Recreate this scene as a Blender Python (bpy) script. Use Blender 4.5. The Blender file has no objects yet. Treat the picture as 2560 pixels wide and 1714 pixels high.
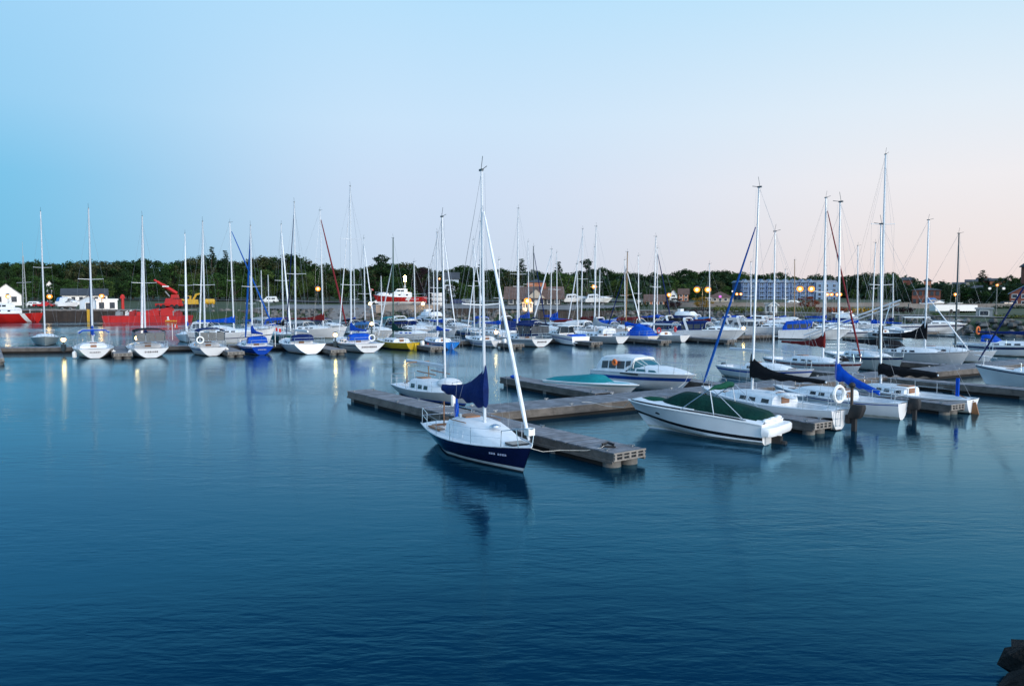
import bpy, math, random
from math import sin, cos, pi, radians, sqrt, atan2, atan, exp, hypot
from mathutils import Vector, noise
random.seed(11)
SC = bpy.context.scene
COL = SC.collection
R = random.uniform

# ------------------------------------------------------------------ camera geometry (metres; the water is z = 0)
CAMH, FPX, TH = 5.85, 1952.0, atan(.0615)


def ray(px, py):
    a, b = (px - 1280) / FPX, (857 - py) / FPX
    return Vector((a, cos(TH) + b * sin(TH), -sin(TH) + b * cos(TH)))


def G(px, py, z=0.0):
    """spot on the level z seen at that picture point"""
    d = ray(px, py)
    k = (z - CAMH) / d.z
    return (d.x * k, d.y * k)


def XA(px, Y):
    return (px - 1280) / FPX * Y


def ZA(py, Y):
    return CAMH + (737 - py) / FPX * Y


# ------------------------------------------------------------------ materials
MATS = {}


def mat(name, col, rough=.5, metal=0., var=.12, scale=3., bump=0., emit=None, island=0., spec=.5, coat=0.):
    m = bpy.data.materials.new(name)
    m.use_nodes = True
    nt = m.node_tree
    b = nt.nodes['Principled BSDF']
    b.inputs['Roughness'].default_value = rough
    b.inputs['Metallic'].default_value = metal
    b.inputs['Specular IOR Level'].default_value = spec
    b.inputs['Coat Weight'].default_value = coat
    tc = nt.nodes.new('ShaderNodeTexCoord')
    n = nt.nodes.new('ShaderNodeTexNoise')
    n.inputs['Scale'].default_value = scale
    n.inputs['Detail'].default_value = 4
    nt.links.new(tc.outputs['Object'], n.inputs['Vector'])
    mr = nt.nodes.new('ShaderNodeMapRange')
    mr.inputs[1].default_value = .3
    mr.inputs[2].default_value = .7
    mr.inputs[3].default_value = 1 - var
    mr.inputs[4].default_value = 1 + var
    nt.links.new(n.outputs['Fac'], mr.inputs[0])
    fac = mr.outputs[0]
    if island:
        g = nt.nodes.new('ShaderNodeNewGeometry')
        mr2 = nt.nodes.new('ShaderNodeMapRange')
        mr2.inputs[3].default_value = 1 - island
        mr2.inputs[4].default_value = 1 + island
        nt.links.new(g.outputs['Random Per Island'], mr2.inputs[0])
        mu = nt.nodes.new('ShaderNodeMath')
        mu.operation = 'MULTIPLY'
        nt.links.new(fac, mu.inputs[0])
        nt.links.new(mr2.outputs[0], mu.inputs[1])
        fac = mu.outputs[0]
    vm = nt.nodes.new('ShaderNodeVectorMath')
    vm.operation = 'SCALE'
    vm.inputs[0].default_value = col[:3]
    nt.links.new(fac, vm.inputs['Scale'])
    nt.links.new(vm.outputs[0], b.inputs['Base Color'])
    if bump:
        bp = nt.nodes.new('ShaderNodeBump')
        bp.inputs['Strength'].default_value = bump
        bp.inputs['Distance'].default_value = .05
        n2 = nt.nodes.new('ShaderNodeTexNoise')
        n2.inputs['Scale'].default_value = scale * 4
        nt.links.new(tc.outputs['Object'], n2.inputs['Vector'])
        nt.links.new(n2.outputs['Fac'], bp.inputs['Height'])
        nt.links.new(bp.outputs[0], b.inputs['Normal'])
    if emit:
        b.inputs['Emission Color'].default_value = (*emit[:3], 1)
        b.inputs['Emission Strength'].default_value = emit[3]
    MATS[name] = m
    return m


def K(n):
    return MATS[n]


mat('gelcoat', (.78, .79, .80), .28, var=.05, scale=1.5)
mat('stained_gelcoat', (.50, .50, .44), .5, var=.35, scale=2.5)
mat('cream_gelcoat', (.74, .71, .64), .3, var=.05)
mat('deck_white', (.70, .73, .76), .55, var=.06, scale=4)
mat('grey_gelcoat', (.30, .34, .33), .35, var=.06)
mat('pale_grey_gelcoat', (.55, .57, .58), .35, var=.06)
mat('navy_gelcoat', (.004, .007, .04), .14, var=.1, coat=.5)
mat('blue_gelcoat', (.01, .06, .40), .25, var=.08)
mat('sky_blue_gelcoat', (.02, .20, .62), .25, var=.08)
mat('yellow_gelcoat', (.62, .43, .03), .3, var=.08)
mat('green_gelcoat', (.03, .16, .14), .3, var=.08)
mat('maroon_paint', (.16, .018, .015), .35)
mat('teal_gelcoat', (.02, .33, .38), .3)
mat('black_trim', (.008, .008, .01), .35)
mat('navy_trim', (.01, .02, .09), .3)
mat('blue_trim', (.015, .07, .33), .3)
mat('antifoul_blue', (.01, .04, .16), .6)
mat('antifoul_dark', (.02, .02, .022), .7)
mat('antifoul_red', (.13, .02, .015), .7)
mat('blue_canvas', (.001, .062, .42), .75, bump=.5, scale=3, var=.2, spec=.15)
mat('navy_canvas', (.003, .016, .095), .8, bump=.6, scale=3, var=.2, spec=.15)
mat('black_canvas', (.008, .008, .010), .85, bump=.5, scale=3, spec=.15)
mat('maroon_canvas', (.13, .012, .012), .8, bump=.4, scale=3, spec=.15)
mat('green_canvas', (.001, .027, .021), .72, bump=.9, scale=1.6, var=.25, spec=.15)
mat('bright_green_canvas', (.004, .06, .035), .75, bump=.5, scale=2.5, spec=.15)
mat('teal_canvas', (.01, .20, .23), .75, bump=.5, scale=2.5, spec=.15)
mat('grey_canvas', (.36, .38, .40), .8, bump=.4, scale=3, spec=.15)
mat('white_canvas', (.66, .68, .70), .75, bump=.4, scale=2.5, spec=.15)
mat('light_blue_canvas', (.045, .16, .38), .75, bump=.4, spec=.15)
mat('white_sailcloth', (.74, .77, .80), .6, bump=.3, scale=4)
mat('blue_sailcloth', (.005, .075, .33), .65, bump=.3, scale=4, spec=.15)
mat('navy_sailcloth', (.004, .014, .075), .65, bump=.3, scale=4, spec=.15)
mat('maroon_sailcloth', (.16, .015, .02), .65, bump=.3, scale=4, spec=.15)
mat('aluminium', (.60, .63, .66), .42, .25, var=.05)
mat('dark_aluminium', (.05, .07, .08), .4, .4)
mat('green_spar', (.02, .07, .055), .4, .1)
mat('wood_spar', (.22, .12, .05), .4)
mat('steel', (.6, .62, .64), .25, .9, var=.05)
mat('wire', (.32, .34, .36), .4, .6, var=.05)
mat('rope', (.62, .60, .55), .9)
mat('teak', (.26, .11, .04), .5, scale=6)
mat('tinted_glass', (.012, .016, .022), .08, var=.05, spec=.6)
mat('teal_glass', (.03, .12, .14), .06, var=.05, spec=.7)
mat('clear_vinyl', (.05, .055, .065), .25, var=.2, spec=.4)
mat('under_dock_shade', (.012, .010, .009), .9)  # near-black colour standing in for the shade beneath the docks
mat('rubber', (.015, .015, .016), .7)
mat('outboard_grey', (.03, .035, .045), .3)
mat('white_plastic', (.80, .80, .78), .4, var=.04)
mat('orange_plastic', (.75, .17, .03), .5)
mat('red_paint', (.46, .012, .008), .4, var=.15, scale=.6)
mat('dark_red_paint', (.28, .012, .01), .45, var=.15, scale=.6)
mat('yellow_paint', (.62, .36, .03), .45, var=.12)
mat('white_paint', (.78, .78, .76), .5, var=.06, scale=.5)
mat('light_blue_siding', (.42, .52, .62), .6, var=.06, scale=.5)
mat('condo_blue', (.04, .09, .20), .6, var=.08, scale=.3)
mat('condo_grey', (.15, .24, .36), .6, var=.08, scale=.3)
mat('condo_trim', (.22, .36, .60), .5, var=.04)
mat('condo_roof', (.16, .20, .27), .8, var=.15, scale=.5)
mat('slate_roof', (.045, .05, .06), .85, var=.2, scale=.6)
mat('brown_shingle', (.12, .068, .05), .85, var=.25, scale=.7)
mat('red_brick', (.22, .075, .05), .85, var=.25, scale=1.2)
mat('orange_brick', (.42, .16, .08), .85, var=.2, scale=1.2)
mat('beige_stucco', (.45, .38, .30), .85, var=.1)
mat('dark_siding', (.05, .055, .05), .8, var=.15)
mat('grey_metal', (.28, .30, .31), .5, .3, var=.12)
mat('concrete', (.20, .185, .175), .9, var=.18, scale=.5, bump=.3)
mat('steel_piling', (.035, .025, .02), .75, var=.4, scale=.8, bump=.6)
mat('asphalt', (.06, .06, .065), .9, var=.15, scale=.4)
mat('gravel', (.165, .16, .16), .95, var=.18, scale=.6, bump=.4)
mat('rock', (.10, .095, .09), .9, var=.45, scale=.8, bump=.7, island=.35)
mat('dark_rock', (.012, .012, .012), .7, var=.5, scale=5, bump=1., island=.2, spec=.08)
mat('plank', (.165, .172, .192), .85, var=.32, scale=2.5, bump=.6, island=.22)
mat('plank_end', (.20, .18, .16), .85, var=.3, scale=3, bump=.4, island=.2)
mat('fascia', (.10, .088, .078), .85, var=.35, scale=2.0, bump=.6, island=.15)
mat('float_drum', (.13, .125, .115), .7, var=.4, scale=2., bump=.4)
mat('bark', (.06, .045, .035), .9, var=.3, scale=2)
for nm, c in (('leaf_dark', (0.016, 0.040, 0.011)), ('leaf_mid', (0.030, 0.070, 0.015)), ('leaf_light', (0.050, 0.087, 0.019)),
              ('leaf_purple', (.022, .012, .016)), ('leaf_yellow', (.30, .18, .02)), ('leaf_red', (.19, .045, .02)),
              ('leaf_conifer', (.014, .034, .016)), ('leaf_olive', (0.047, 0.055, 0.022)), ('hedge_leaf', (.085, .10, .02)),
              ('leaf_far', (0.015, 0.035, 0.014))):
    mat(nm, c, .8, var=.35, scale=.22, island=.45, spec=.15)
mat('sodium_glow', (1, .6, .3), .5, emit=(1, .60, .22, 30))
mat('sodium_core', (1, .6, .3), .5, emit=(1, .60, .22, 34))
mat('warm_white_glow', (1, .9, .7), .5, emit=(1, .60, .22, 75))


def globe(name, col, st, tr):  # see-through emissive shell, painting the halo around a bulb
    m = bpy.data.materials.new(name)
    m.use_nodes = True
    nt = m.node_tree
    nt.nodes.remove(nt.nodes['Principled BSDF'])
    e = nt.nodes.new('ShaderNodeEmission')
    e.inputs[0].default_value = (*col, 1)
    e.inputs[1].default_value = st
    t = nt.nodes.new('ShaderNodeBsdfTransparent')
    x = nt.nodes.new('ShaderNodeMixShader')
    x.inputs[0].default_value = 1 - tr
    nt.links.new(t.outputs[0], x.inputs[1])
    nt.links.new(e.outputs[0], x.inputs[2])
    nt.links.new(x.outputs[0], nt.nodes['Material Output'].inputs[0])
    MATS[name] = m


globe('globe_sodium_glow', (1, .29, .04), 2.2, .35)
globe('globe_sodium_core', (1, .31, .04), 2.4, .35)
globe('globe_warm_white_glow', (1, .62, .25), 1.8, .5)
globe('globe_cool_glow', (.9, .95, 1), 1.0, .5)
globe('globe_violet_glow', (.9, .2, .9), 1.2, .5)
mat('lit_window', (.8, .5, .2), .5, emit=(1, .42, .12, 1.6))
mat('cool_glow', (1, 1, 1), .5, emit=(.85, .95, 1, 1.6))
mat('violet_glow', (.8, .3, .9), .5, emit=(.9, .2, .9, 1.5))
mat('window_dark', (.03, .035, .045), .1, var=.3)
mat('letter_dark', (.10, .09, .10), .6)
mat('letter_white', (.26, .30, .42), .6)


# ------------------------------------------------------------------ mesh builder
class MB:
    def __init__(s):
        s.v, s.f, s.m = [], [], []

    def add(s, vs, fs, mi=0):
        o = len(s.v)
        s.v += [tuple(p) for p in vs]
        s.f += [tuple(i + o for i in f) for f in fs]
        s.m += [mi] * len(fs)

    def box(s, c, d, mi=0, rz=0., taper=1.):
        ca, sa = cos(rz), sin(rz)
        vs = []
        for k in (-1, 1):
            t = taper if k > 0 else 1
            for i, j in ((-1, -1), (1, -1), (1, 1), (-1, 1)):
                x, y = i * d[0] / 2 * t, j * d[1] / 2 * t
                vs.append((c[0] + x * ca - y * sa, c[1] + x * sa + y * ca, c[2] + k * d[2] / 2))
        s.add(vs, [(3, 2, 1, 0), (4, 5, 6, 7), (0, 1, 5, 4), (1, 2, 6, 5), (2, 3, 7, 6), (3, 0, 4, 7)], mi)
        return s

    def loft(s, rings, mi=0, closed=True, cap=True):
        n = len(rings[0])
        vs = [p for r in rings for p in r]
        fs = []
        for a in range(len(rings) - 1):
            for i in range(n if closed else n - 1):
                j = (i + 1) % n
                fs.append((a * n + i, a * n + j, (a + 1) * n + j, (a + 1) * n + i))
        if cap:
            fs.append(tuple(range(n))[::-1])
            fs.append(tuple((len(rings) - 1) * n + i for i in range(n)))
        s.add(vs, fs, mi)
        return s

    def tube(s, pts, r, n=6, mi=0):
        pts = [Vector(p) for p in pts]
        rings = []
        for i, p in enumerate(pts):
            d = (pts[min(i + 1, len(pts) - 1)] - pts[max(i - 1, 0)])
            if d.length < 1e-6:
                d = Vector((0, 0, 1))
            d.normalize()
            u = d.cross(Vector((0, 0, 1)) if abs(d.z) < .9 else Vector((1, 0, 0))).normalized()
            w = d.cross(u)
            rr = r[i] if isinstance(r, (list, tuple)) else r
            rings.append([p + (u * cos(2 * pi * k / n) + w * sin(2 * pi * k / n)) * rr for k in range(n)])
        return s.loft(rings, mi)

    def ball(s, c, r, mi=0, nu=10, nv=6):
        rx, ry, rz_ = r if isinstance(r, (list, tuple)) else (r, r, r)
        rings = []
        for j in range(nv + 1):
            a = -pi / 2 + pi * j / nv
            q = max(cos(a), .02)
            rings.append([(c[0] + rx * q * cos(2 * pi * i / nu), c[1] + ry * q * sin(2 * pi * i / nu), c[2] + rz_ * sin(a)) for i in range(nu)])
        return s.loft(rings, mi)

    def prism(s, poly, y0, y1, mi=0):
        """polygon in x-z pushed along y"""
        n = len(poly)
        vs = [(p[0], y0, p[1]) for p in poly] + [(p[0], y1, p[1]) for p in poly]
        fs = [tuple(range(n)), tuple(range(2 * n - 1, n - 1, -1))]
        fs += [(i, i + n, (i + 1) % n + n, (i + 1) % n) for i in range(n)]
        s.add(vs, fs, mi)
        return s

    def ring(s, c, ro, ri, axis='x', mi=0, n=14, m=6):
        rings = []
        for i in range(n):
            a = 2 * pi * i / n
            rr = []
            for k in range(m):
                b = 2 * pi * k / m
                q = ro + ri * cos(b)
                h = ri * sin(b)
                p = (h, q * cos(a), q * sin(a)) if axis == 'x' else ((q * cos(a), h, q * sin(a)) if axis == 'y' else (q * cos(a), q * sin(a), h))
                rr.append((c[0] + p[0], c[1] + p[1], c[2] + p[2]))
            rings.append(rr)
        rings.append(rings[0])
        return s.loft(rings, mi, cap=False)

    def build(s, name, mats, parent=None, smooth=True, ang=38):
        me = bpy.data.meshes.new(name)
        me.from_pydata(s.v, [], s.f)
        for m in (mats if isinstance(mats, (list, tuple)) else [mats]):
            me.materials.append(K(m))
        me.polygons.foreach_set('material_index', s.m)
        if smooth:
            me.polygons.foreach_set('use_smooth', [True] * len(s.f))
            me.update()
            me.set_sharp_from_angle(angle=radians(ang))
        me.update()
        o = bpy.data.objects.new(name, me)
        COL.objects.link(o)
        if parent:
            o.parent = parent
        return o


def tag(o, label=None, cat=None, group=None, kind=None):
    for k, v in (('label', label), ('category', cat), ('group', group), ('kind', kind)):
        if v:
            o[k] = v
    return o


def thing(name, label, cat, loc=(0, 0, 0), rz=0., group=None):
    o = bpy.data.objects.new(name, None)
    o.empty_display_size = .3
    COL.objects.link(o)
    o.location = loc
    o.rotation_euler = (0, 0, rz)
    return tag(o, label, cat, group)


def sstep(a, b, x):
    t = min(1, max(0, (x - a) / (b - a)))
    return t * t * (3 - 2 * t)


def interp(tab, x):
    if x <= tab[0][0]:
        return tab[0][1]
    for (a, b), (c, d) in zip(tab, tab[1:]):
        if x <= c:
            return b + (d - b) * (x - a) / (c - a)
    return tab[-1][1]


# ------------------------------------------------------------------ hulls
class Hull:
    """x runs from the stern (0) to the bow (L); z = 0 is the waterline"""

    def __init__(s, L, B, fb, fs, fm, sw=.66, rake=.9, over=.35, D=.4, tm=.44, pw=2.1, es=.5, em=.3, eb=.95, chine=False):
        s.__dict__.update(locals())

    def sheer(s, t):
        a, b, c = s.fs, s.fm, s.fb
        return a * (t - .4) * (t - 1) / .4 + b * t * (t - 1) / (.4 * -.6) + c * t * (t - .4) / .6

    def b(s, t):
        if t < s.tm:
            f = s.sw + (1 - s.sw) * sin(pi / 2 * t / s.tm)
        else:
            f = max(0, 1 - ((t - s.tm) / (1 - s.tm)) ** s.pw) ** .92
        return max(.012, s.B / 2 * f)

    def at(s, t, z):
        sh = s.sheer(t)
        D = s.D if s.chine else .03 + (s.D - .03) * min(1, max(0, t) / .5)
        q = max(.0, min(1, (z + D) / (sh + D)))
        if s.chine:
            tp = max(0, t)
            zc = .10 + .62 * sh * tp ** 2.6
            bt = s.b(t)
            bc = bt * (.90 - .42 * t ** 2)
            zk = -s.D + (s.D + .35 * sh) * t ** 5
            if z >= zc:
                y = bc + (bt - bc) * ((z - zc) / max(.05, sh - zc)) ** (1 + .5 * t)
            else:
                y = bc * max(0, (z - zk) / max(.05, zc - zk))
        else:
            e = s.em + (s.eb - s.em) * t ** 2.2 if t > .4 else s.es + (s.em - s.es) * min(1, t / .4)
            y = s.b(t) * q ** e
        xs = s.over * (1 - q)
        xb = s.L - s.rake * (1 - q)
        return xs + (xb - xs) * t, max(.008, y)

    def edge(s, t):
        x, y = s.at(t, s.sheer(t))
        return x, y, s.sheer(t)

    def build(s, parent, mats, stripe=None, boot=(.05, .15), low=None, n=18):
        """mats: side, stripe, boot, bottom, transom"""
        m = MB()
        rings = []
        ts = [1 - (1 - i / n) ** 1.25 for i in range(n + 1)]
        for t in ts:
            sh = s.sheer(t)
            zs = [sh, sh - .05]
            a, b = stripe if stripe else (.12, .2)
            zs += [sh - a, sh - b]
            if low:
                zs += [low[1] + low[2] * t * t, low[0] + low[2] * t * t]
            else:
                lo = sh - b
                zs += [lo * .7 + boot[1] * .3, lo * .35 + boot[1] * .65]
            D = s.D if s.chine else .03 + (s.D - .03) * min(1, t / .5)
            zs += [boot[1], boot[0], -D * .4, -D]
            for k in range(1, len(zs)):
                zs[k] = min(zs[k], zs[k - 1] - .004)
            rings.append([(s.at(t, z)[0], s.at(t, z)[1], z) for z in zs])
        nr = len(rings[0])
        mi = [0, 0, 1 if stripe else 0, 0, 1 if low else 0, 0, 2, 3, 3]
        for k in range(nr - 1):
            for sg in (1, -1):
                vs = [(r[j][0], r[j][1] * sg, r[j][2]) for r in rings for j in (k, k + 1)]
                fs = []
                for a in range(n):
                    f = (2 * a, 2 * a + 2, 2 * a + 3, 2 * a + 1)
                    fs.append(f[::-1] if sg > 0 else f)
                m.add(vs, fs, mi[k])
        r = rings[0]
        for k in range(nr - 1):
            x = .004
            m.add([(r[k][0] - x, r[k][1], r[k][2]), (r[k][0] - x, -r[k][1], r[k][2]), (r[k + 1][0] - x, -r[k + 1][1], r[k + 1][2]), (r[k + 1][0] - x, r[k + 1][1], r[k + 1][2])],
                  [(0, 1, 2, 3)], 3 if k >= nr - 3 else 4)
        o = weld(m).build('hull', mats, parent, ang=30)
        return o

    def deck(s, parent, mt, pit=None, depth=.42, w=.62, camber=.05, inset=.985, floor=None, name='deck'):
        m = MB()
        ts = [i / 20 for i in range(21)]
        if pit:
            ts += [pit[0], pit[0] + .004, pit[1], pit[1] + .004]
        ts = sorted(set(ts))
        fr = [-1, -w - .02, -w, -w * .45, 0, w * .45, w, w + .02, 1]
        vs = []
        for t in ts:
            x, y, z = s.edge(t)
            for f in fr:
                dz = camber * (1 - f * f) * min(1, y / .5)
                if pit and pit[0] < t <= pit[1] + .002 and abs(f) <= w + .001:
                    dz = -depth * (1 if abs(f) < w * .6 else .45)
                vs.append((x, y * f * inset, z - .012 + dz))
        n = len(fr)
        fs, mi = [], []
        for a in range(len(ts) - 1):
            for i in range(n - 1):
                fs.append((a * n + i, (a + 1) * n + i, (a + 1) * n + i + 1, a * n + i + 1))
                mi.append(1 if floor and pit and pit[0] < ts[a] < pit[1] and 2 < i + .5 < 6 else 0)
        m.v, m.f, m.m = vs, fs, mi
        return m.build(name, [mt, floor or mt], parent, ang=28)


def weld(m):
    """join the coincident points of a builder"""
    ix, nv, mp = {}, [], []
    for p in m.v:
        k = (round(p[0], 4), round(p[1], 4), round(p[2], 4))
        if k not in ix:
            ix[k] = len(nv)
            nv.append(p)
        mp.append(ix[k])
    fs, ms = [], []
    for f, k in zip(m.f, m.m):
        g = []
        for i in f:
            j = mp[i]
            if j not in g:
                g.append(j)
        if len(g) > 2:
            fs.append(tuple(g))
            ms.append(k)
    m.v, m.f, m.m = nv, fs, ms
    return m


PROF = ((-1, 0), (-.90, .72), (-.78, .93), (-.4, 1), (.4, 1), (.78, .93), (.90, .72), (1, 0))


def shell(m, st, mi=0, prof=PROF):
    """st: stations (x, z0, height, half width)"""
    rings = [[(x, w * a, z0 + h * b + (0.03 * w if abs(a) < .5 else 0)) for a, b in prof] for x, z0, h, w in st]
    m.loft(rings, mi)
    return rings


def side_panel(m, rings, k0, u0, k1, u1, v0, v1, seg=0, off=.012, both=True, slant=0.):
    """a thin pane lying on the side of a shell between two stations"""
    def pt(k, u, v, sg):
        i0, i1 = (seg, seg + 1) if sg < 0 else (len(rings[0]) - 1 - seg, len(rings[0]) - 2 - seg)
        a0, a1 = Vector(rings[k][i0]), Vector(rings[k][i1])
        b0, b1 = Vector(rings[k + 1][i0]), Vector(rings[k + 1][i1])
        return (a0.lerp(a1, v)).lerp(b0.lerp(b1, v), u)
    for sg in ((-1, 1) if both else (-1,)):
        q = [pt(k0, u0, v0, sg), pt(k1, u1, v0, sg), pt(k1, u1 - slant, v1, sg), pt(k0, u0 + (slant if slant < 0 else 0), v1, sg)]
        o = Vector((0, sg * off, off * .3))
        i = Vector((0, -sg * .01, 0))
        vs = [p + o for p in q] + [p + i for p in q]
        m.add(vs, [(0, 1, 2, 3), (7, 6, 5, 4), (0, 4, 5, 1), (1, 5, 6, 2), (2, 6, 7, 3), (3, 7, 4, 0)])


def panes(name, mt, parent, rings, specs, both=True):
    for sp_ in specs:
        for sg in ((0, 1) if both else (0,)):
            m = MB()
            side_panel(m, rings, *sp_[:6], both=True, slant=sp_[6] if len(sp_) > 6 else 0)
            n = len(m.v) // 2
            m.v, m.f, m.m = (m.v[:8] if sg == 0 else m.v[8:16]), m.f[:6], m.m[:6]
            m.build(name, mt, parent, smooth=False)


def cover_rings(x0, x1, z0, z1, h0, h1, w0, w1, n=14, fall=4.5, drop=.12, seed=1):
    n = n * 2
    out = []
    rw = random.Random(int(abs(seed) * 31))
    for i in range(n + 1):
        s = i / n
        x = x0 + (x1 - x0) * s
        z = z0 + (z1 - z0) * s
        h = h0 * exp(-s * fall) + h1 * (1 - .55 * s)
        w = w0 + (w1 - w0) * s
        if i in (0, n):
            w *= .6
        wob = 1 + .10 * sin(seed + i * 1.15) + rw.uniform(-.09, .09)
        h *= 1 + rw.uniform(-.035, .035)
        d = drop * (1 - .62 * s) * (1 + .25 * sin(i * .95 + seed))
        out.append([(x, 0, z + h), (x, w * .55 * wob, z + h * .72), (x, w * .95 * wob, z + h * .3), (x, w * .8, z - d * .4), (x, w * .2, z - d),
                    (x, -w * .2, z - d), (x, -w * .8, z - d * .4), (x, -w * .95 * wob, z + h * .3), (x, -w * .55 * wob, z + h * .72)])
    return out


def outboard(root, x, y, z, s=1., mt='outboard_grey', tilt=0.):
    """outboard motor hung on the stern; x is the transom"""
    m = MB()
    cx = x - .22 * s
    m.loft([[(cx + a * .20 * s * k - tilt * (zz - z), y + b * .15 * s * k, zz) for a, b in ((-1, -.6), (-.6, -1), (.6, -1), (1, -.6), (1, .6), (.6, 1), (-.6, 1), (-1, .6))]
            for zz, k in ((z + .05 * s, .8), (z + .12 * s, 1), (z + .36 * s, 1.02), (z + .46 * s, .8))])
    o = m.build('outboard_motor', mt, root)
    g = MB()
    g.box((cx - .02, y, z - .25 * s), (.13 * s, .10 * s, .75 * s))
    g.box((cx - .05 * s, y, z - .62 * s), (.34 * s, .16 * s, .03 * s))
    g.tube([(cx - .16 * s, y, z - .75 * s), (cx + .16 * s, y, z - .75 * s)], .06 * s, 8)
    g.box((cx + .15 * s, y, z + .0 * s), (.12 * s, .22 * s, .26 * s))
    g.build('motor_leg', 'rubber', o)
    return o


def sail(label, st, hd, L, B=None, fb=None, hull='gelcoat', tr=None, deck='deck_white', stripe=None, sp=(.14, .22), boot='blue_trim', bottom='antifoul_dark', cover='blue_canvas',
         jib=None, jibr=.07, jt=.96, mt=None, H=None, mf=.57, spar='aluminium', bow=False, cab=(.34, .74), ch=.36, dodger=None, bimini=None, ob=None, ladder=False, name=None, det=1,
         rake=.9, over=.35, sw=.66, chim=.35, ce=.05, dr=.12, fall=None, bd=0., bl=None, spread=1, rk=.018, rud=None, stern_rail=True, pod=0., win='tinted_glass', h1=.22, cat='sailboat', bf=1.,
         group=None, hl=None, cprof=((0, .97), (.02, 1), (.3, 1), (.62, .92), (.86, .62), (1, .12)), toe=None, sprd_z=.52, pole=False, reg=False, cw=.16, hatch='teak', fs=None, heel=0.):
    if isinstance(hd, (int, float)):
        hd = (cos(hd), sin(hd))
    q = hypot(*hd)
    hd = (hd[0] / q, hd[1] / q)
    if bow:
        st = (st[0] - hd[0] * L, st[1] - hd[1] * L)
    B = (B or (.30 * L + .35)) * bf
    fb = fb or .35 + .085 * L
    root = thing('sailboat', label, cat, (st[0], st[1], 0), atan2(hd[1], hd[0]), group or 'sailboats moored in the marina')
    root.rotation_euler[0] = heel
    h = Hull(L, B, fb, fs or fb * .80, fb * .74, sw=sw, rake=rake, over=over)
    h.build(root, [hull, stripe or hull, boot or hull, bottom, tr or hull], sp if stripe else None)
    h.deck(root, deck, (.07, cab[0] - .01), floor='deck_white')
    zd = lambda t: h.sheer(t)
    X = lambda t: h.edge(t)[0]
    # cabin trunk
    c0, c1 = cab
    stn = []
    for k, (u, hh) in enumerate(cprof):
        t = c0 + (c1 - c0) * u
        x, y, z = h.edge(t)
        stn.append((x, z - .04, ch * hh + .06, min(y * .70, B * .34)))
    m = MB()
    rg = shell(m, stn)
    cabo = m.build('cabin', deck, root)
    mid = X(c0)
    panes('window', win, cabo, rg, [(k, a, k, b, .28, .82, .03) for k, a, b in ((1, .15, .62), (2, 0, .38), (2, .55, .92))])
    hm = MB()
    hm.box((mid - .015, 0, zd(c0) + ch * .38 - .05), (.04, .52, ch * .95 + .1))
    hm.box((mid + .32, 0, zd(c0) + ch + .075), (.66, .6, .05))
    hm.build('companionway', hatch, root)
    if det:
        hm = MB()
        if hl:
            hm.box((X(hl[0]), 0, zd(hl[0]) + hl[1]), (hl[2], hl[2] * 1.15, .06))
        else:
            hm.box((X(c0 + (c1 - c0) * 1.0) + .25, 0, zd(c1) + .065), (.46, .46, .05))
        hm.build('hatch', 'tinted_glass', root)
        t = MB()
        for sg in (1, -1):
            t.tube([(X(u), h.edge(u)[1] * sg * .99, zd(u) + .015) for u in [i / 14 for i in range(15)]], .02 if det < 2 else .024, 5)
        t.build('toe_rail', toe or ('aluminium' if det > 1 else hull), root)
    # mast
    mx = X(mf)
    zc = zd(mf) + (ch if mf < c1 - .05 else .1)
    wx, wy = st[0] + hd[0] * mx, st[1] + hd[1] * mx
    Ht = H or ZA(mt, wy)
    mr = (.052 if st[1] < 60 else .078) + .0018 * Ht
    top = (mx - rk * Ht, 0, Ht)
    mp = lambda z: mx - rk * z
    m = MB()
    m.tube([(mp(zc - .1), 0, zc - .1), (mp(Ht * .6), 0, Ht * .6), top], [mr * .9, mr * .8, mr * .55], 8)
    mo = m.build('mast', spar, root)
    v = MB()
    v.tube([(top[0] - .05, 0, Ht), (top[0] + .04, .02, Ht + .5)], .012, 4)
    v.tube([(top[0], 0, Ht + .02), (top[0] + .4, 0, Ht + .1)], .014, 4)
    v.box((top[0] - .03, 0, Ht + .02), (.22, .08, .07))
    v.build('masthead_fitting', 'dark_aluminium', mo)
    zs = [Ht * sprd_z] if spread == 1 else ([Ht * .40, Ht * .68] if spread else [])
    sl = B * .30
    for z in zs:
        p = MB()
        for sg in (1, -1):
            p.tube([(mp(z), 0, z), (mp(z) - .12, sg * sl, z + .05)], [.03, .022], 5)
            p.ball((mp(z) - .12, sg * sl, z + .05), .04, 0, 6, 4)
        p.build('spreader', spar, mo)
    # rigging
    w = MB()
    wr = .005 if det > 1 else .0055
    bx, bz = L - .06, h.fb + .02
    jz = Ht * jt
    w.tube([(mp(jz), 0, jz), (bx, 0, bz)], wr, 4)
    w.tube([(top[0], 0, Ht), (.05, 0, h.fs)], wr, 4)
    w.tube([(top[0] - .03, .02, Ht), (max(.3, mp(zc + .8) - (bl or (mx - .08 * L)) + .05), 0, zc + .85 - bd)], wr * .8, 4)
    w.tube([(top[0] + .12, .06, Ht - .1), (mx + .14, .10, zc + .1)], wr * .8, 4)
    for sg in (1, -1):
        cx, cy, cz = h.edge(mf - .03)
        pts = [(cx, cy * sg * .95, cz)] + [(mp(z) - .12, sg * sl, z + .05) for z in zs] + [(mp(jz), 0, jz)]
        w.tube(pts, wr, 4)
        if zs:
            w.tube([(cx - .35, cy * sg * .93, cz), (mp(zs[0]), 0, zs[0])], wr, 4)
    w.build('rigging', 'wire', root)
    # boom and its sail cover
    bz0 = zc + (.85 if det < 2 else .75) - bd * .1
    bl = bl or (mx - .08 * L)
    e = (mp(bz0) - bl, bz0 + .06 - bd)
    bm = MB()
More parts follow.
